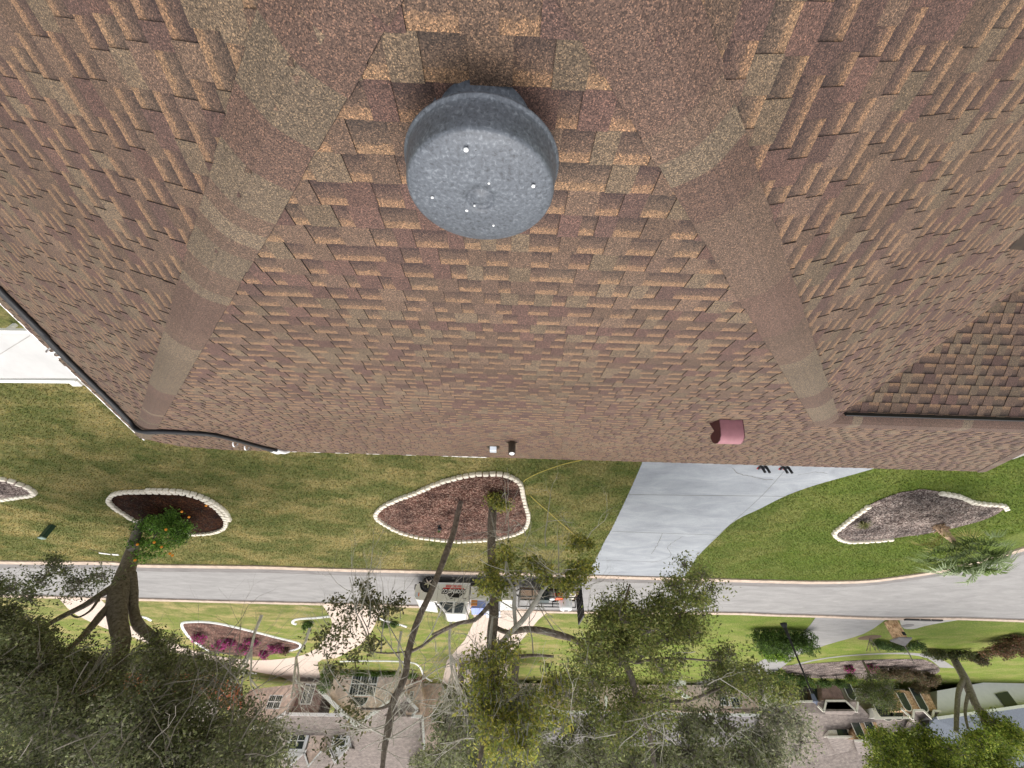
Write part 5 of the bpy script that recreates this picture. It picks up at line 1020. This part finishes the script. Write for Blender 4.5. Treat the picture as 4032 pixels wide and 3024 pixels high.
# ---- white house on the right
h4 = empty('white_house', G(3850,2680), 'white walled house with blue grey roof and dark window at the right edge', 'house')
wall('wall', [(3690,2720),(3960,2672),(4200,2650),(4200,2750),(3690,2830)], 56, mat('white_stucco', (.78,.78,.76), .9, var=.05, vscale=2), h4, 8)
mb = MB(); q = [P(x,y,55.9) for x,y in [(3918,2732),(3966,2722),(4006,2775),(3960,2786)]]; mb.prism(q, v3(0,-.04,0)); mb.build('window', M['glass'], h4)
a, b = P(3680,2832,55.2), P(4260,2752,55.2)
roofpoly('roof', [(3680,2832,55.2),(4260,2752,55.2),W2(b.x,64,7),W2(a.x,64,7)], M['roofg'], h4)
mb = MB(); boardpx(mb, (3690,2828), (4260,2748), 55.1, .25); mb.build('fascia', M['white'], h4)
# ---- terracotta house behind the oak
h0 = empty('terracotta_house', G(420,2680), 'terracotta stucco house barely visible through the big oak on the left', 'house')
wall('wall', [(250,2650),(820,2650),(820,2760),(250,2760)], 52, M['stuccoor'], h0, 8); a, b = P(200,2760,51.5), P(860,2760,51.5)
roofpoly('roof', [(200,2762,51.5),(860,2762,51.5),W2(b.x+3,60,6.5),W2(a.x-3,60,6.5)], RB, h0)
# ---- planting across the street
bed([(717,2460),(747,2446),(851,2450),(1008,2486),(1093,2508),(1166,2526),(1183,2538),(1172,2551),(1130,2563),(1008,2584),(828,2563),(755,2514)], M['mulch'])
def kerbline(px, label):
    pts = smooth_path(GP(px), 5); mb = MB()
    mb.tube([p+v3(0,0,.03) for p in pts], .1, 6); return tag(mb.build('bed_edging', M['white']), label, 'edging')
kerbline([(828,2563),(755,2514),(717,2460),(747,2446),(851,2450),(1008,2486),(1093,2508),(1166,2526),(1184,2539),(1172,2552),(1130,2563)], 'white concrete edging curving round the magenta azalea bed')
kerbline([(1300,2424),(1240,2430),(1172,2435),(1152,2447),(1166,2455)], 'white edging of the small bed left of the paver drive'); kerbline([(1492,2430),(1540,2448),(1580,2458),(1600,2465)], 'white edging of the small bed right of the paver drive'); kerbline([(1340,2602),(1450,2600),(1600,2604),(1650,2620),(1670,2660),(1700,2680)], 'white edging in front of the brick house planting'); kerbline([(545,2425),(570,2427),(595,2440)], 'short white edging behind the oak trunk')
kerbline([(900,2650),(960,2645),(1010,2650)], 'short white edging by the front walk')
def shrub(px, py, r, h, cols, label, cat='shrub', name='shrub', n=26, leaf=.07, group=None):
    b = G(px, py); o = empty(name, b, label, cat, group); cl_ = []
    k = max(2, int(5*r)); 
    for i in range(k): cl_.append((b+v3(random.uniform(-.5,.5)*r, random.uniform(-.4,.4)*r, h*random.uniform(.35,.7)), max(.12, h*.42)))
    leafmesh('foliage', cl_, n, 14, leaf, cols, o, .1, .5); mb = MB()
    for i in range(4): mb.tube([b, b+v3(random.uniform(-.2,.2),random.uniform(-.2,.2),h*.6)], [.03,.012], 4)
    mb.build('stem', M['twig'], o); return o
MAG = [(.5,.06,.26),(.62,.1,.38),(.38,.04,.2),(.12,.14,.04),(.2,.08,.08)]
i = 0
for (x, y, w_) in ((790,2490,'at the left end'),(870,2520,'second from the left'),(910,2510,'behind the second'),(960,2535,'in the middle'),(1040,2560,'right of the middle'),(1090,2530,'near the right tip'),(1000,2510,'at the curb side')):
    shrub(x, y, 1.0 if i%2 else .8, .75, MAG, 'magenta azalea bush %s of the edged bed across the street' % w_, 'azalea', 'azalea_bush', 22, .07, 'azaleas in the edged bed'); i += 1
shrub(1120,2545,.6,.6,[(.12,.07,.05),(.2,.12,.09)],'brown bare azalea at the right tip of the magenta bed','azalea','azalea_bush')
shrub(1650,2655,.9,.9,[(.3,.05,.08),(.2,.05,.06),(.1,.1,.04)],'dark red shrub at the right corner of the brick house','shrub'); shrub(1625,2640,.7,.8,HEDGE,'dark green shrub by the red shrub at the brick house')
shrub(1215,2450,.9,.35,HEDGE,'low dark plants in the small edged bed left of the paver drive','ground plant'); shrub(1540,2452,.9,.35,HEDGE,'low dark plants in the small edged bed right of the paver drive','ground plant')
def hedge(px, h, cols, label, n, leaf=.07, th=.6, name='hedge'):
    pts = resample(GP(px), .5); o = empty(name, pts[0][0], label, 'hedge'); cl_ = [(p+v3(0,random.uniform(-.1,.1)*th,h*q), max(th*.55,h*.26)) for p, t in pts for q in ((.3,.72) if h > .7 else (.5,))]; leafmesh('foliage', cl_, n, 16, leaf, cols, o, .09, .4)
    mb = MB()
    for p, t in pts[::2]: mb.tube([p, p+v3(0,0,h*.5)], .03, 4)
    mb.build('stem', M['twig'], o); return o
hedge([(1350,2636),(1420,2640),(1500,2642),(1560,2642)], .55, [(.09,.16,.02),(.12,.2,.03)], 'low bright green hedge under the large window', 30)
hedge([(1300,2622),(1302,2624)], 2.4, HEDGE, 'tall dark clipped cone beside the front door of the brick house', 60, th=1.4)
hedge([(2975,2478),(3040,2478),(3110,2480),(3165,2484)], 1.5, HEDGE, 'thick dark clipped hedge beside the black lamp post', 46, th=1.3); hedge([(3010,2540),(3080,2545)], 1.0, BRIGHT, 'bright green low hedge right behind the clipped dark one', 46, th=1.0)
hedge([(3445,2520),(3490,2530),(3560,2532),(3610,2522)], .6, [(.07,.12,.03),(.1,.16,.05)], 'dark low planting around the stone mailbox pillar', 30, th=.7); hedge([(3650,2555),(3720,2562),(3795,2558)], .7, [(.05,.07,.02),(.09,.09,.03)], 'dark hedge at the foot of the forked tree', 34, th=.9)
shrub(3930,2520,2.2,1.3,[(.2,.1,.06),(.14,.09,.05),(.08,.1,.03),(.3,.17,.1)],'reddish brown spreading shrub on the far right lawn',n=40); shrub(4010,2500,1.6,1.0,[(.2,.1,.06),(.12,.1,.04)],'reddish brown shrub cut off by the right edge',n=40)
shrub(3860,2570,1.6,.9,[(.1,.07,.04),(.07,.08,.03)],'dull brown shrub right of the forked tree',n=36)
i = 0
for x, y, r, w_ in ((3045,2640,.9,'at the driveway end'),(3080,2645,1.0,'second from the driveway'),(3120,2650,1.1,'in front of the cream wall'),(3060,2665,1.0,'behind the first'),(3150,2650,.8,'beside the lamp post'),(3180,2655,.8,'under the blue grey porch'),(3230,2660,.9,'before the brick entry'),(3290,2655,.8,'right of the brick entry'),(3340,2650,.9,'with dark leaves by the arch window')):
    shrub(x, y, r, 1.2, HEDGE+[(.2,.19,.02)] if i%3 == 2 else HEDGE, 'rounded green shrub %s of the brown roofed house' % w_, n=34, group='foundation shrubs of the brown roofed house'); i += 1
bed([(3080,2625),(3200,2612),(3400,2598),(3560,2594),(3650,2600),(3700,2640),(3620,2670),(3400,2672),(3150,2665)], M['mulch_grey'], 'planting_bed')
for x, y, w_ in ((3345,2618,'left'),(3430,2612,'right')): shrub(x, y, 1.0, .7, MAG[:3]+HEDGE, 'magenta flowering bush, the %s one in the far planting bed' % w_, 'azalea', 'azalea_bush')
for x, y, lb in ((3480,2620,'straggly brown shrub in the middle of the far planting bed'),(3560,2625,'straggly brown shrub right of the pillar finial'),(3640,2640,'reddish twiggy shrub at the right end of the far planting bed'),(3610,2680,'large brown shrub before the stone bay')): shrub(x, y, 1.6, 1.4, [(.13,.1,.05),(.09,.1,.04),(.2,.13,.08)], lb, n=40)
# small trees
def smalltree(spec, polys, cols, label, Y0_, Y1_, r0, r1, n, nl=14, leaf=.07, bark=None, name='garden_tree', cat='tree', tw=.4):
    b = P(*spec[0][0][:3]); b.z = 0; o = empty(name, b, label, cat); mb = MB()
    for s in spec: limb(mb, s, 8, .1)
    mb.build('trunk', bark or M['barklight'], o, True); cl_ = []
    for pl, k in polys: cl_ += clumps_in(pl, k, Y0_, Y1_, r0, r1)
    _, S_ = leafmesh('crown', cl_, n, nl, leaf, cols, o, .2, .5); mb = MB(); twigs(mb, cl_, S_, tw, .016); mb.build('branches', M['twig'], o); return o
smalltree([[(3363,2556,46,8),(3395,2600,45.5,9),(3420,2650,45,9),(3440,2720,44.5,7)]], [([(3340,2680),(3450,2650),(3540,2700),(3570,2760),(3500,2800),(3420,2760),(3350,2720)], 20)], [(.1,.13,.035),(.14,.16,.05),(.07,.1,.03)], 'small leafy tree on a thin leaning trunk in front of the arches', 43, 46, .5, .9, 24)
smalltree([[(3742,2566,41.5,22),(3770,2620,41,26),(3793,2661,40.5,28),(3821,2727,40,28),(3850,2790,39.5,24),(3873,2830,39.2,20),(3890,2900,39,14)], [(3800,2670,40.4,18),(3775,2720,39.8,16),(3768,2800,39.4,16),(3765,2880,39,14)], [(3815,2720,40,12),(3800,2800,39.5,10),(3812,2870,39,8)], [(3850,2780,39.5,14),(3900,2830,39,12),(3940,2890,38.5,9)]], [([(3420,2900),(3480,2865),(3560,2855),(3640,2880),(3700,2890),(3800,2880),(3880,2900),(3960,2860),(4060,2860),(4060,3200),(3440,3200),(3470,2990)], 66), ([(3900,2830),(4000,2850),(4050,2900),(3950,2900)], 4)], [(.14,.2,.025),(.21,.28,.04),(.3,.36,.06),(.08,.12,.018),(.36,.38,.07)], 'forked grey trunk tree with bright green crown in the lower right corner', 34, 40, .6, 1.2, 50, 24, .09, name='shade_tree')
smalltree([[(3040,3000,20,16),(3060,2920,19.5,10),(3100,2860,19,5)]], [([(3000,2790),(3070,2780),(3150,2830),(3160,2900),(3130,2990),(3080,3060),(2990,3080),(2960,2900)], 22)], GREYG, 'grey green wispy tree hanging in before the brown roof', 17, 20, .4, .65, 22, 12, .06, name='wispy_tree')
# bare and thin trees in front of the brick house
for (x, Yt, lb) in ((1180,36,'bare grey tree left of the brick house gable'),(1560,38,'bare grey tree right of the brick house gable'),(1760,34,'bare pale tree between the brick house and the gnarled tree'),(960,34,'bare twiggy tree beside the oak crown')):
    b = P(x, 2600, Yt); b.z = 0; o = empty('bare_tree', b, lb, 'tree', 'bare trees across the street'); mb = MB(); t_ = b+v3(random.uniform(-.4,.4),0,2.2)
    for k in range(5): twigtree(mb, t_, Vector((random.uniform(-.8,.8),random.uniform(-.4,.4),1)), random.uniform(2.2,3.2), .075, 4, .85, .25, .06)
    mb.tube([b, b+v3(0,0,1.2), t_+v3(0,0,.1)], [.12,.09,.08], 8); mb.build('trunk', M['palebranch'], o)
# dim trees behind and between the houses
i = 0
for (x, Yt, h_, r_) in ((-200,60,9,5),(150,70,12,5),(500,66,12,5),(800,72,12,4.5),(1050,84,13,5),(1750,66,9.5,3.6),(1900,58,10,3.8),(2050,78,12,5),(2300,80,12,5),(2550,76,12,5),(2800,78,12,5),(3000,84,12,5),(3200,92,13,5),(3450,90,13,5),(3700,86,12,5),(3950,80,12,5),(4200,76,12,5),(1300,95,14,5),(1550,92,13,5),(1800,50,7.2,2.6),(1910,53,7.8,2.8),(2030,50,7.4,2.6),(2175,69,9,4),(2420,70,9.5,4),(2680,69,9,4),(2920,72,9.5,4)):
    b = P(x, 2900, Yt); b.z = 0; o = empty('background_tree', b, 'dark tree %s' % ['at the left edge beyond the terracotta house','behind the left part of the terracotta house','behind the right part of the terracotta house','between the terracotta and brick houses','behind the left gable of the brick house','right beside the brick house','between brick house and gnarled trunk, nearer','behind the gnarled trunk','behind the grey roof, left','behind the grey roof, centre','behind the grey roof, right','behind the gap left of the brown roof','behind the brown roof ridge','behind the stone dormer','behind the stone bay','behind the white house','beyond the white house at the right','behind the brick house ridge','behind the right side of the brick house','low and leafy left of the gnarled trunk','low and leafy right behind the gnarled trunk','low and leafy left of the grey roof','close behind the left end of the grey roof','close behind the middle of the grey roof','close behind the right half of the grey roof','close behind the right end of the grey roof'][i], 'tree', 'trees behind the houses')
    i += 1; mb = MB(); mb.tube([b, b+v3(.2,0,h_*.4), b+v3(0,.1,h_*.75)], [.4,.3,.14], 8)
    cl_ = [(b+v3(random.uniform(-1,1)*r_*.8, random.uniform(-1,1)*r_*.6, h_*random.uniform(.3,1.0)), random.uniform(1.2,1.9)) for _ in range(17)]
    for c, _ in cl_[:8]: mb.tube([b+v3(0,0,h_*.3), Vector(c)], [.16,.05], 5)
    mb.build('trunk', M['bark'], o); leafmesh('crown', cl_, 34, 12, .2, DARKO+GREYG[:1], o, .34, .5)
